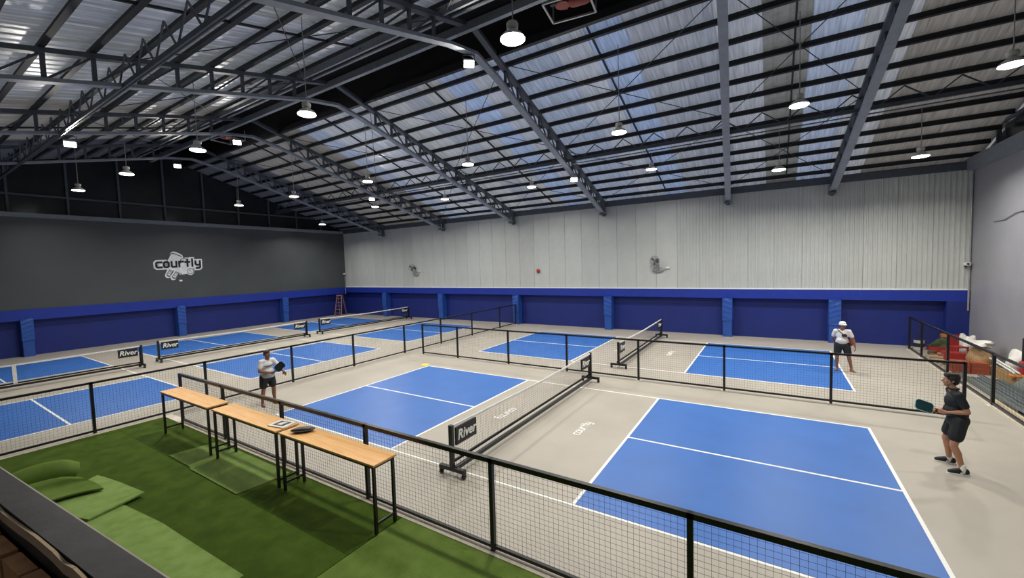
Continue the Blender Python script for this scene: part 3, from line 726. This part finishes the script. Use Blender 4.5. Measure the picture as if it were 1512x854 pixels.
ol = OL(); ol.stroke([(375, 378), (440, 262), (480, 246), (610, 300)], 13, .036, .042, LT); ol.stroke([(560, 400), (600, 345), (650, 325), (690, 345)], 11, .036, .042, LT)
ol.stroke([(530, 560), (600, 600), (660, 590)], 11, .036, .042, LT)
for (a, b) in (((430, 525), (380, 605)), ((525, 560), (460, 640))):
    d = (Vector(b)-Vector(a)).normalized(); nrm = Vector((-d.y, d.x))*26
    ol.stroke([Vector(a)+nrm, Vector(b)+nrm, Vector(b)+d*12, Vector(b)-nrm, Vector(a)-nrm], 9, .036, .042, LT, True)
    for t in (.25, .6, .95): p = Vector(a).lerp(Vector(b), t); ol.stroke([p-nrm*.4, p+nrm*.4], 9, .036, .042, LT)
ol.stroke([(738+50*math.cos(i*.524), 542+44*math.sin(i*.524)) for i in range(12)], 10, .036, .042, LT, True)
for p in ((720, 535), (745, 555), (730, 525)): ol.stroke([p, (p[0]+3, p[1])], 12, .036, .042, LT)
lt = MB(); lw_(lt, 10, .046, .056); part('lettering', lt, M['ink'], g, world=False, label='black lettering')
# ladder in the corner
g = thing('step_ladder', 'pinkish A-frame step ladder in the far left corner', 'ladder', (-26.7, 13.5, 0), .5)
for sy in (-1, 1):
    for sx in (-1, 1): part('rail', MB().bar((sx*.3, sy*.5, 0), (sx*.2, sy*.08, 1.72), .06, .05), M['ladder'], g, world=False)
for k in range(5): 
    z = .25+k*.3; t = z/1.72; part('step', MB().bx((-.3+.1*t, -.5+.42*t-.05, z), (.3-.1*t, -.5+.42*t+.05, z+.03)), M['ladder'], g, world=False)
part('top_cap', MB().bx((-.26, -.14, 1.72), (.26, .14, 1.78)), M['ladder'], g, world=False)
solo('floor_marker', MB().lathe((-6.96, 3.14, 0), [(.16, .0), (.16, .012), (.1, .035), (.05, .036)], 20), M['yellow'], 'flat yellow rubber marker disc on the grey floor', 'marker', (-6.96, 3.14, 0))

# ------------------------------------------------------------------ people
def fuse(name, mb, m, parent, voxel, it=5):
    """one continuous skin over overlapping volumes"""
    me = mb.mesh(name); o = bpy.data.objects.new(name, me); COL.objects.link(o)
    r = o.modifiers.new('r', 'REMESH'); r.mode = 'VOXEL'; r.voxel_size = voxel; r.use_smooth_shade = True
    sm = o.modifiers.new('s', 'SMOOTH'); sm.factor = .5; sm.iterations = it
    dg = bpy.context.evaluated_depsgraph_get(); out = bpy.data.meshes.new_from_object(o.evaluated_get(dg))
    bpy.data.objects.remove(o); out.name = name; out.materials.clear()
    return obj(name, out, m, parent, True)
def V(*a): return Vector(a)
def hand(mb, wrist, d, n, side, curl, thumb=.5):
    """wrist, d = along the fingers, n = palm normal, side = towards the thumb"""
    d = Vector(d).normalized(); n = Vector(n); n = (n-d*n.dot(d)).normalized(); t = d.cross(n)*side
    w = Vector(wrist)
    for i, (o, l) in enumerate(((.03, .078), (.01, .085), (-.01, .079), (-.028, .062))):
        k = w+d*(.088-.004*abs(i-1))+t*o
        mb.cap(w+t*o*.55+d*.01, k, .017, .0135, 8, 2)
        a = curl*(.8+.12*i); p = k; L = (l*.45, l*.32, l*.25); ang = 0
        for j, ln in enumerate(L):
            ang += a*(.75, 1, .7)[j]
            q = p+(d*math.cos(ang)+n*math.sin(ang))*ln; mb.cap(p, q, .0105-.001*j, .0095-.001*j, 8, 2); p = q
    b = w+d*.022+t*.026; q = b+(d*.55+t*.75+n*.35*thumb).normalized()*.042
    r = q+(d*.8+t*(.35-.5*thumb)+n*.6*thumb).normalized()*.034
    mb.cap(b, q, .0145, .0115, 8, 2); mb.cap(q, r, .0112, .0095, 8, 2)
def head_parts(root, c, R, sk, hair, style):
    """face details; R turns the head, which looks along its local -Y"""
    def T(v): return c+R @ Vector(v)
    e = MB(); p = MB(); b = MB()
    for sx in (-1, 1):
        part('eye', MB().ell(T((sx*.031, -.0745, .012)), (.0125, .0075, .0065), 10, 6, R), M['eye'], root, True, world=False)
        part('iris', MB().ell(T((sx*.031, -.0812, .012)), (.0055, .0022, .0055), 8, 6, R), M['iris'], root, True, world=False)
        part('eyebrow', MB().cap(T((sx*.015, -.095, .032)), T((sx*.048, -.086, .033)), .0045, n=6, k=2), M[hair], root, True, world=False)
    part('mouth', MB().ell(T((0, -.092, -.052)), (.022, .006, .006), 10, 6, R), M['lip'], root, True, world=False)
    h = MB()
    if style == 'short':
        h.ell(T((0, .022, .045)), (.085, .098, .082), R=R).ell(T((0, .05, .0)), (.078, .068, .075), R=R).ell(T((0, -.02, .085)), (.068, .08, .038), R=R)
        for sx in (-1, 1): h.cap(T((sx*.076, .0, .03)), T((sx*.077, -.012, -.005)), .012, .007, 8)
    elif style == 'full':
        h.ell(T((0, .028, .05)), (.091, .104, .094), R=R).ell(T((0, .055, -.005)), (.078, .066, .08), R=R).ell(T((0, -.02, .098)), (.072, .078, .036), R=R)
        for k in range(14):
            t = k*.45; h.ell(T((.06*math.cos(t), .01+.07*math.sin(t), .115)), (.026, .026, .024), 8, 6, R)
        for k in range(5): h.ell(T((-.05+.025*k, -.07+.006*abs(k-2), .08+.006*(k % 2))), (.02, .02, .022), 8, 6, R)
        for sx in (-1, 1): h.cap(T((sx*.08, .0, .03)), T((sx*.08, -.01, -.012)), .013, .008, 8)
    if style == 'cap':
        h.ell(T((0, .045, -.01)), (.08, .07, .07), R=R)
        cp = MB().ell(T((0, .012, .062)), (.096, .112, .085), R=R).ell(T((0, .01, .03)), (.101, .116, .03), R=R)
        fuse('cap', cp, M['white'], root, .008, 3)
        part('cap_brim', MB().ell(T((0, -.1, .035)), (.07, .055, .008), 14, 6, R), M['white'], root, True, world=False)
    fuse('hair', h, M[hair], root, .007, 2)
def person(label, loc, rz, J, sk, hair, style, shirt, build=1., head_rot=0., head_tilt=0., bare=True, shortlen=.62):
    """J: joint positions, facing local -Y, the left side is +X"""
    g = thing('person', label, 'person', loc, rz)
    b = MB(); hp, ch, nk, hd = J['hip'], J['chest'], J['neck'], J['head']
    R = Matrix.Rotation(head_rot, 3, 'Z') @ Matrix.Rotation(head_tilt, 3, 'X')
    def T(v): return hd+R @ Vector(v)
    # head, neck, trunk
    b.ell(T((0, .012, .03)), (.076, .094, .09), R=R).ell(T((0, -.022, -.035)), (.06, .068, .07), R=R).ell(T((0, -.05, -.085)), (.034, .034, .028), R=R)
    b.cap(T((0, -.09, .01)), T((0, -.108, -.022)), .010, .0155, 8, 2)
    for sx in (-1, 1):
        b.ell(T((sx*.078, .012, -.002)), (.011, .02, .032), 10, 6, R); b.ell(T((sx*.042, -.062, -.018)), (.022, .02, .02), 8, 6, R)
    b.cap(nk-V(0, 0, .03), T((0, .015, -.05)), .058, .052)
    b.cap(hp, (hp+ch)/2, .125*build, .12*build).cap((hp+ch)/2, ch, .12*build, .13)
    b.ell(ch, (.165, .115, .15)).ell(hp+V(0, .01, .0), (.165*build, .12*build, .13)).ell((hp*.55+ch*.45)+V(0, -.03*build, 0), (.145*build, .125*build, .14))
    b.cap(J['shL'], J['shR'], .065).cap(nk+V(0, .01, -.01), (J['shL']+nk)/2-V(0, 0, .02), .055).cap(nk+V(0, .01, -.01), (J['shR']+nk)/2-V(0, 0, .02), .055)
    sh = MB(); st = MB(); so = []
    sh.cap(hp+V(0, 0, .11), ch, .15*build, .14).ell(ch, (.172, .13, .165)).ell(hp+V(0, .0, .1), (.176*build, .14*build, .11)).ell((hp*.55+ch*.45)+V(0, -.03*build, 0), (.16*build, .146*build, .14))
    sh.cap(J['shL'], J['shR'], .07).cap(nk+V(0, .008, -.035), J['shL'], .06, .064).cap(nk+V(0, .008, -.035), J['shR'], .06, .064)
    st.ell(hp+V(0, .005, -.02), (.186*build, .15*build, .15))
    for s in 'LR':
        S_, E_, W_ = J['sh'+s], J['el'+s], J['wr'+s]
        b.cap(S_, E_, .056, .041).cap(E_, E_.lerp(W_, .35), .04, .042).cap(E_.lerp(W_, .3), W_, .042, .026)
        hand(b, W_, J['hd'+s], J['hn'+s], J['ht'+s], J['hc'+s])
        sh.cap(S_, S_.lerp(E_, .62), .066, .068)
        H_, K_, A_ = J['hj'+s], J['kn'+s], J['an'+s]
        b.cap(H_, K_, .088*build, .057).cap(K_, K_.lerp(A_, .35)+V(0, .012, 0), .055, .058).cap(K_.lerp(A_, .3)+V(0, .012, 0), A_, .056, .036)
        st.cap(H_+V(0, 0, .02), H_.lerp(K_, shortlen), .118*build, .11)
        f = J['ft'+s]; fd = Vector(f).normalized()
        heel = A_-fd*.045; heel.z = .035; toe = A_+fd*.16; toe.z = .022
        b.cap(A_, heel, .034, .034).cap(heel, A_+fd*.07+V(0, 0, .045-A_.z), .034, .037).cap(A_+fd*.06+V(0, 0, .04-A_.z), toe, .036, .021)
        if bare:
            t = V(-fd.y, fd.x, 0)
            for i in range(5):
                q = toe+t*(.022-.012*i)*(1 if s == 'R' else -1); b.cap(q-fd*.02, q+fd*(.022-.003*i), .012, .0095, 8, 2)
        else:
            m = MB().ell(heel+V(0, 0, .03), (.045, .045, .055)).cap(heel+V(0, 0, .02), toe+V(0, 0, .018), .047, .04).cap(A_+fd*.05+V(0, 0, .075-A_.z), toe+V(0, 0, .02), .042, .036)
            so.append((m, A_, heel, toe, fd))
    fuse('body', b, M[sk], g, .0062, 4)
    fuse('shirt', sh, M[shirt], g, .011, 6); fuse('shorts', st, M['short'], g, .011, 5)
    for m, A_, heel, toe, fd in so:
        shoe = fuse('shoe', m, M['shirtb'], g, .008, 3)
        t = V(-fd.y, fd.x, 0)
        pl = [(heel-fd*.047)+t*.03, (heel-fd*.047)-t*.03, (heel+fd*.08)-t*.05, toe-t*.046, toe+fd*.042-t*.02, toe+fd*.042+t*.02, toe+t*.046, (heel+fd*.08)+t*.05]
        part('sole', MB().prism([(q.x, q.y) for q in pl], 0, .026), M['white'], shoe, world=False, label='white rubber sole')
        for sg in (-1, 1):
            q0 = heel+fd*.03+t*sg*.047; part('side_mark', MB().bar(q0+V(0, 0, .03), q0+fd*.06+V(0, 0, .005), .006, .018), M['white'], shoe, world=False, label='white side mark')
        part('sock', MB().cap(A_-V(0, 0, .0), A_+V(0, 0, .07), .045, .043, 12), M['white'], g, True, world=False)
    head_parts(g, hd, R, sk, hair, style)
    return g
def paddle(label, world_m, edge, face):
    g = thing('paddle', label, 'paddle', (0, 0, 0)); g.matrix_world = world_m
    def rr_(w, h, r, n=6):
        return [(sx*(w/2-r)+r*math.cos(math.radians(t0+90*i/n)), .245+sy*(h/2-r)+r*math.sin(math.radians(t0+90*i/n))) for sx, sy, t0 in ((1,1,0), (-1,1,90), (-1,-1,180), (1,-1,270)) for i in range(n+1)]
    part('blade', MB().prism(rr_(.2, .27, .06), -.007, .007), M[face], g, world=False)
    part('edge_guard', MB().tube([(x, y, 0) for x, y in rr_(.2, .27, .06)]+[(.1, .245, 0)], .009, 6), M[edge], g, world=False)
    part('handle', MB().cap((0, -.02, 0), (0, .12, 0), .0165, .0165, 10), M['blackp'], g, True, world=False)
    part('butt_cap', MB().cap((0, -.035, 0), (0, -.025, 0), .02, n=10), M['blackp'], g, True, world=False)
    return g
def frame(o, y, z):     # matrix with local +Y along the handle
    y = Vector(y).normalized(); z = Vector(z); z = (z-y*z.dot(y)).normalized(); x = y.cross(z)
    m = Matrix((x, y, z)).transposed().to_4x4(); m.translation = o; return m
def to_world(g, v): return Matrix.Rotation(g.rotation_euler.z, 3, 'Z') @ Vector(v)
# right player: black shirt, seen from the side, both hands at the paddle
J = dict(hip=V(0, .05, .93), chest=V(0, .0, 1.26), neck=V(0, -.02, 1.46), head=V(0, -.06, 1.615),
 shL=V(.185, .0, 1.4), shR=V(-.185, .0, 1.4), elL=V(.235, .1, 1.12), elR=V(-.235, .08, 1.12), wrL=V(.1, -.12, 1.05), wrR=V(-.09, -.165, 1.02),
 hdL=(-.55, -.8, -.05), hdR=(.25, -.9, .1), hnL=(-.7, .5, .0), hnR=(.9, .25, .15), htL=1, htR=-1, hcL=.75, hcR=.95,
 hjL=V(.1, .05, .9), hjR=V(-.1, .05, .9), knL=V(.19, -.05, .49), knR=V(-.19, -.04, .49), anL=V(.24, .06, .085), anR=V(-.24, .03, .085), ftL=(.1, -1, 0), ftR=(-.15, -1, 0))
p3 = person('person in a black polo shirt, black shorts and black sneakers holding a teal paddle', (7.62, 1.42, 0), math.radians(272), J, 'skin', 'hair', 'full', 'shirtb', bare=False, head_tilt=-.05)
d = to_world(p3, (.1, -.86, .3)); o = Vector(p3.location)+to_world(p3, (-.045, -.24, 1.035))
paddle('dark teal paddle with a pale edge held by the person in black', frame(o-d.normalized()*.09, d, to_world(p3, (.8, -.1, .55))), 'tealedge', 'teal')
part('collar', MB().ring((0, -.022, 1.475), .072, .016, 'z', 20, 8), M['shirtb'], p3, True, world=False)
part('chest_mark', MB().box((.06, -.14, 1.36), (.05, .012, .012), Matrix.Rotation(.2, 3, 'Z')), M['white'], p3, world=False, label='small pale chest mark')
# left player: white shirt, paddle in the right hand
J = dict(hip=V(0, .03, .87), chest=V(0, .0, 1.19), neck=V(0, -.02, 1.38), head=V(0, -.04, 1.525),
 shL=V(.175, -.02, 1.32), shR=V(-.175, .0, 1.32), elL=V(.27, -.16, 1.11), elR=V(-.25, -.04, 1.06), wrL=V(.27, -.36, .98), wrR=V(-.05, -.24, 1.0),
 hdL=(.1, -.75, -.5), hdR=(.75, -.55, .05), hnL=(-.8, -.1, .5), hnR=(.4, .7, .3), htL=1, htR=-1, hcL=.25, hcR=.95,
 hjL=V(.095, .03, .84), hjR=V(-.095, .03, .84), knL=V(.15, -.02, .46), knR=V(-.15, -.0, .46), anL=V(.18, .02, .08), anR=V(-.18, .03, .08), ftL=(.3, -1, 0), ftR=(-.2, -1, 0))
p1 = person('person in a white and grey t-shirt and black shorts swinging a black paddle', (-7.7, -2.7, 0), math.radians(92), J, 'skin2', 'hair2', 'short', 'shirtw', build=1.02, head_rot=.15)
d = to_world(p1, (.5, -.45, .62)); o = Vector(p1.location)+to_world(p1, (.035, -.27, 1.0))
paddle('black paddle in the right hand of the person in white and grey', frame(o-d.normalized()*.02, d, to_world(p1, (-.6, -.6, .2))), 'black', 'blackp')
part('hem_panel', MB().lathe((0, .02, .84), [(.185, 0), (.192, .03), (.19, .12), (.18, .14)], 20), M['shirtg'], p1, True, world=False, label='grey lower part of the shirt')
for zz, l in ((1.2, .13), (1.17, .1)): part('chest_stripe', MB().tube([(x*l, -.142+.05*x*x, zz+.01*x) for x in (-1, -.5, 0, .5, 1)], .011, 6), M['chip'], p1, world=False, label='dark printed stripe')
# far player: white cap and shirt, dark sling bag
J = dict(hip=V(0, .02, .9), chest=V(0, .0, 1.22), neck=V(0, -.01, 1.41), head=V(.01, -.03, 1.555),
 shL=V(.18, .0, 1.36), shR=V(-.18, .0, 1.36), elL=V(.29, .0, 1.09), elR=V(-.25, .12, 1.1), wrL=V(.34, -.06, .86), wrR=V(-.17, .2, .9),
 hdL=(.1, -.15, -1), hdR=(.3, .1, -1), hnL=(-1, .2, 0), hnR=(.6, .6, .2), htL=1, htR=-1, hcL=.45, hcR=.5,
 hjL=V(.1, .02, .87), hjR=V(-.1, .02, .87), knL=V(.19, -.01, .47), knR=V(-.13, .0, .47), anL=V(.26, .03, .08), anR=V(-.13, .05, .08), ftL=(.55, -1, 0), ftR=(-.25, -1, 0))
p2 = person('person in a white cap, white t-shirt and black shorts on the far court', (6.85, 8.82, 0), math.radians(-4), J, 'skin2', 'hair', 'cap', 'shirtw', build=1.06, head_rot=.55)
b = thing('sling_bag', 'dark red sling bag worn by the person in the white cap', 'bag', (6.85, 8.82, 0), math.radians(-4))
part('pouch', MB().ell((.25, .06, 1.0), (.06, .11, .14), 14, 8), M['rust'], b, True, world=False)
part('strap', MB().tube([(-.1, .12, 1.42), (-.13, -.02, 1.42), (-.06, -.135, 1.35), (.08, -.165, 1.22), (.2, -.12, 1.09), (.25, 0, 1.0)], .015, 6), M['blackp'], b, True, world=False)
part('front_pad', MB().ell((.05, -.17, 1.24), (.075, .03, .06), 14, 8), M['blackp'], b, True, world=False)

# ------------------------------------------------------------------ building materials by the right wall
def rbox(d, b=.02):
    m = MB().box((0, 0, d[2]/2), d); me = m.mesh('b'); bm = bmesh.new(); bm.from_mesh(me)
    bmesh.ops.bevel(bm, geom=list(bm.edges), offset=b, segments=2, affect='EDGES'); bm.to_mesh(me); bm.free(); return me
def rlump(name, loc, r, m, label, cat, seed, sub=3, amp=.35):
    rr = random.Random(seed); bm = bmesh.new(); bmesh.ops.create_icosphere(bm, subdivisions=sub, radius=1)
    ws = [(Vector((rr.uniform(-1,1), rr.uniform(-1,1), rr.uniform(-1,1))).normalized(), rr.uniform(2, 6), rr.uniform(0, 6)) for _ in range(5)]
    for v in bm.verts:
        n = v.co.copy(); k = 1+amp*sum(math.sin(a.dot(n)*f+p) for a, f, p in ws)/5
        v.co = Vector((n.x*r[0]*k, n.y*r[1]*k, max(-r[2]*.8, n.z*r[2]*k)))
    zmin = min(v.co.z for v in bm.verts)
    for v in bm.verts: v.co.z -= zmin
    me = bpy.data.meshes.new(name); bm.to_mesh(me); bm.free()
    o = obj(name, me, m, None, True); o.location = loc; o['label'] = label; o['category'] = cat; return o
def boxthing(name, d, m, label, cat, loc, rz=0, b=.015):
    o = obj(name, rbox(d, b), m); o.location = loc; o.rotation_euler = (0, 0, rz); o['label'] = label; o['category'] = cat; return o
g = thing('paint_can', 'white and black paint can at the far end of the side strip', 'can', (9.9, 14.15, 0))
part('can', MB().lathe((0, 0, 0), [(.16, 0), (.165, .02), (.165, .36), (.17, .38)], 18), M['white'], g, True, world=False)
part('lid', MB().lathe((0, 0, .38), [(.16, 0), (.16, .02), (.12, .025)], 18), M['blackp'], g, True, world=False)
part('band', MB().lathe((0, 0, .1), [(.168, 0), (.168, .16)], 18), M['blackp'], g, True, world=False, label='dark label band')
t = thing('clutter_tray', 'low red tray heaped with brown and green scraps', 'tray', (10.55, 14.0, 0))
part('tray', MB().bx((-.4, -.3, 0), (.4, .3, .03)).bx((-.4, -.3, .03), (-.37, .3, .2)).bx((.37, -.3, .03), (.4, .3, .2)).bx((-.37, -.3, .03), (.37, -.27, .2)).bx((-.37, .27, .03), (.37, .3, .2)), M['red'], t, world=False)
rlump('scrap_heap', (10.55, 14.0, .035), (.28, .2, .24), M['green'], 'brown green heap of scraps lying in the red tray', 'scraps', 4, 3, .8)
for k in range(4):
    boxthing('scrap_box', (.24, .2, .14), M[('orange', 'sack', 'brick', 'green')[k]], ('orange scrap box on top of the scrap heap', 'tan scrap box beside the red tray', 'brick coloured scrap box before the red tray', 'green scrap box before the paint can')[k], 'box', ((10.6, 14.0, .56), (11.12, 13.9, 0), (10.5, 13.4, 0), (10.05, 13.1, 0))[k], .3*k)
c = thing('plastic_chair', 'red plastic stool chair standing among the materials', 'chair', (10.6, 12.6, 0), .5)
part('seat', MB().bx((-.2, -.2, .42), (.2, .2, .46)), M['red'], c, world=False)
part('backrest', MB().bx((-.2, .17, .46), (.2, .2, .85)), M['red'], c, world=False)
for sx in (-1, 1):
    for sy in (-1, 1): part('leg', MB().bar((sx*.22, sy*.21, 0), (sx*.17, sy*.17, .42), .04, .04), M['red'], c, world=False)
boxthing('red_crate', (.45, .4, .34), M['red'], 'red plastic crate in front of the tan sack', 'crate', (10.35, 11.9, 0), .2)
rlump('sack', (10.85, 11.45, 0), (.3, .42, .34), M['sack'], 'large tan sack leaning by the right wall', 'sack', 11, 3, .25)
rlump('plastic_bag', (10.9, 11.5, .62), (.3, .38, .14), M['bag'], 'crumpled white plastic bag lying on the tan sack', 'bag', 21, 3, .9)
rlump('plastic_bag', (11.0, 13.25, 0), (.24, .26, .42), M['bag'], 'tall crumpled white bag behind the tan sack', 'bag', 22, 3, .7)
rlump('plastic_bag', (11.08, 9.75, .0), (.17, .3, .5), M['bag'], 'crumpled pale bag beside the tall dark post', 'bag', 23, 3, .7)
bs = boxthing('brick', (.4, .2, .12), M['brick'], 'hollow orange brick, lowest front of the brick stack', 'brick', (10.0, 10.3, 0), 0, .008); bs['group'] = 'stacked orange bricks'
bs['label'] = 'hollow orange brick in the stack behind the fence'
rr = random.Random(5)
for k in range(1, 12):
    o = bs.copy(); COL.objects.link(o); o.location = (10.0+.43*(k % 2)+rr.uniform(-.008, .008), 10.3-.215*((k//2) % 2), .121*(k//4)); o.rotation_euler.z = rr.uniform(-.02, .02)
# long galvanised channels lying along the fence
chm = MB(); 
chm.bx((-.05, -2, 0), (.05, 2, .006)).bx((-.05, -2, .006), (-.044, 2, .05)).bx((.044, -2, .006), (.05, 2, .05))
cme = chm.mesh('steel_channel'); rr = random.Random(9)
for k in range(18):
    o = obj('steel_channel', cme, M['galv']); lay = k//6
    o.location = (9.86+.125*(k % 6)+rr.uniform(-.006, .006), 7.25+rr.uniform(-.4, .5), .001+.052*lay); o.rotation_euler.z = rr.uniform(-.002, .002)
    o['label'] = 'long galvanised steel channel lying in the bundle behind the right fence'; o['category'] = 'channel'; o['group'] = 'steel channels along the fence'
for k in range(2):
    solo('white_tube', MB().tube([(10.72+.1*k, 10.3, .5), (10.7+.1*k, 8.6, .40)], .025, 8), M['white'], ('white tube resting on the materials, nearer the fence', 'white tube resting on the materials, nearer the wall')[k], 'tube', (10.6+.12*k, 9.4, .3))
boxthing('timber', (.16, 1.9, .28), M['sack'], 'brown timber beam under the white tubes', 'timber', (10.78, 9.4, 0))
po = thing('marker_post', 'tall dark post with a red foot among the materials', 'post', (11.02, 9.1, 0))
part('pole', MB().lathe((0, 0, .0), [(.035, 0), (.035, 1.35), (.02, 1.36)], 12), M['blackp'], po, True, world=False)
part('red_sleeve', MB().lathe((0, 0, .02), [(.075, 0), (.085, .02), (.085, .62), (.06, .66)], 16), M['red'], po, True, world=False)
def tarp(u, v): return (10.55+.75*u, 7.3+.95*v, .1+.75*math.sin(u*2.2)*(.55+.45*math.sin(v*3.1))+.05*math.sin(v*14+u*5))
o = sheet('tarp', tarp, M['tarp'], 'grey green tarp draped in folds by the right wall', .02, 14, 18); o['category'] = 'tarp'
boxthing('orange_box', (.35, .4, .42), M['orange'], 'orange carton at the right end of the materials', 'box', (10.75, 6.4, 0), .15)
solo('hose_coil', MB().ring((9.98, 4.55, .045), .16, .022, 'z', 24, 6).ring((9.99, 4.54, .09), .14, .022, 'z', 24, 6), M['yellow'], 'small coil of yellow hose behind the right fence', 'hose', (9.98, 4.55, 0))
boxthing('plank', (.13, 4.2, .03), M['plank'], 'long pale plank lying beside the right fence', 'plank', (9.7, 4.6, .036), .0, .004)
boxthing('foam_block', (.5, .35, .2), M['rust'], 'pinkish block lying before the tarp', 'block', (10.85, 6.86, 0), 0)
boxthing('offcut_board', (.35, .25, .06), M['orange'], 'short orange offcut board on the timber beam', 'board', (10.78, 8.65, .28), .2, .006)

of = None; rr = random.Random(12)
for k, (x, y, z) in enumerate([(9.95, 10.75, 0), (10.3, 10.8, 0), (9.92, 11.1, 0), (10.35, 11.15, 0), (9.95, 11.45, 0), (9.9, 11.85, 0), (9.95, 12.2, 0), (9.92, 12.6, 0), (10.12, 12.9, 0), (9.96, 10.92, .07), (10.32, 10.98, .07), (9.93, 11.28, .07), (10.95, 10.5, 0), (11.0, 10.8, 0)]):
    if of is None: of = boxthing('timber_offcut', (.34, .11, .068), M['plank'], 'short timber offcut scattered among the materials by the right wall', 'offcut', (x, y, z), 0, .006); of['group'] = 'scattered timber offcuts'; o = of
    else: o = of.copy(); COL.objects.link(o)
    o.location = (x, y, z); o.rotation_euler.z = rr.uniform(-.2, .2)
    o.material_slots[0].link = 'OBJECT'; o.material_slots[0].material = M[('plank', 'sack', 'plank', 'brick', 'galv')[k % 5]]
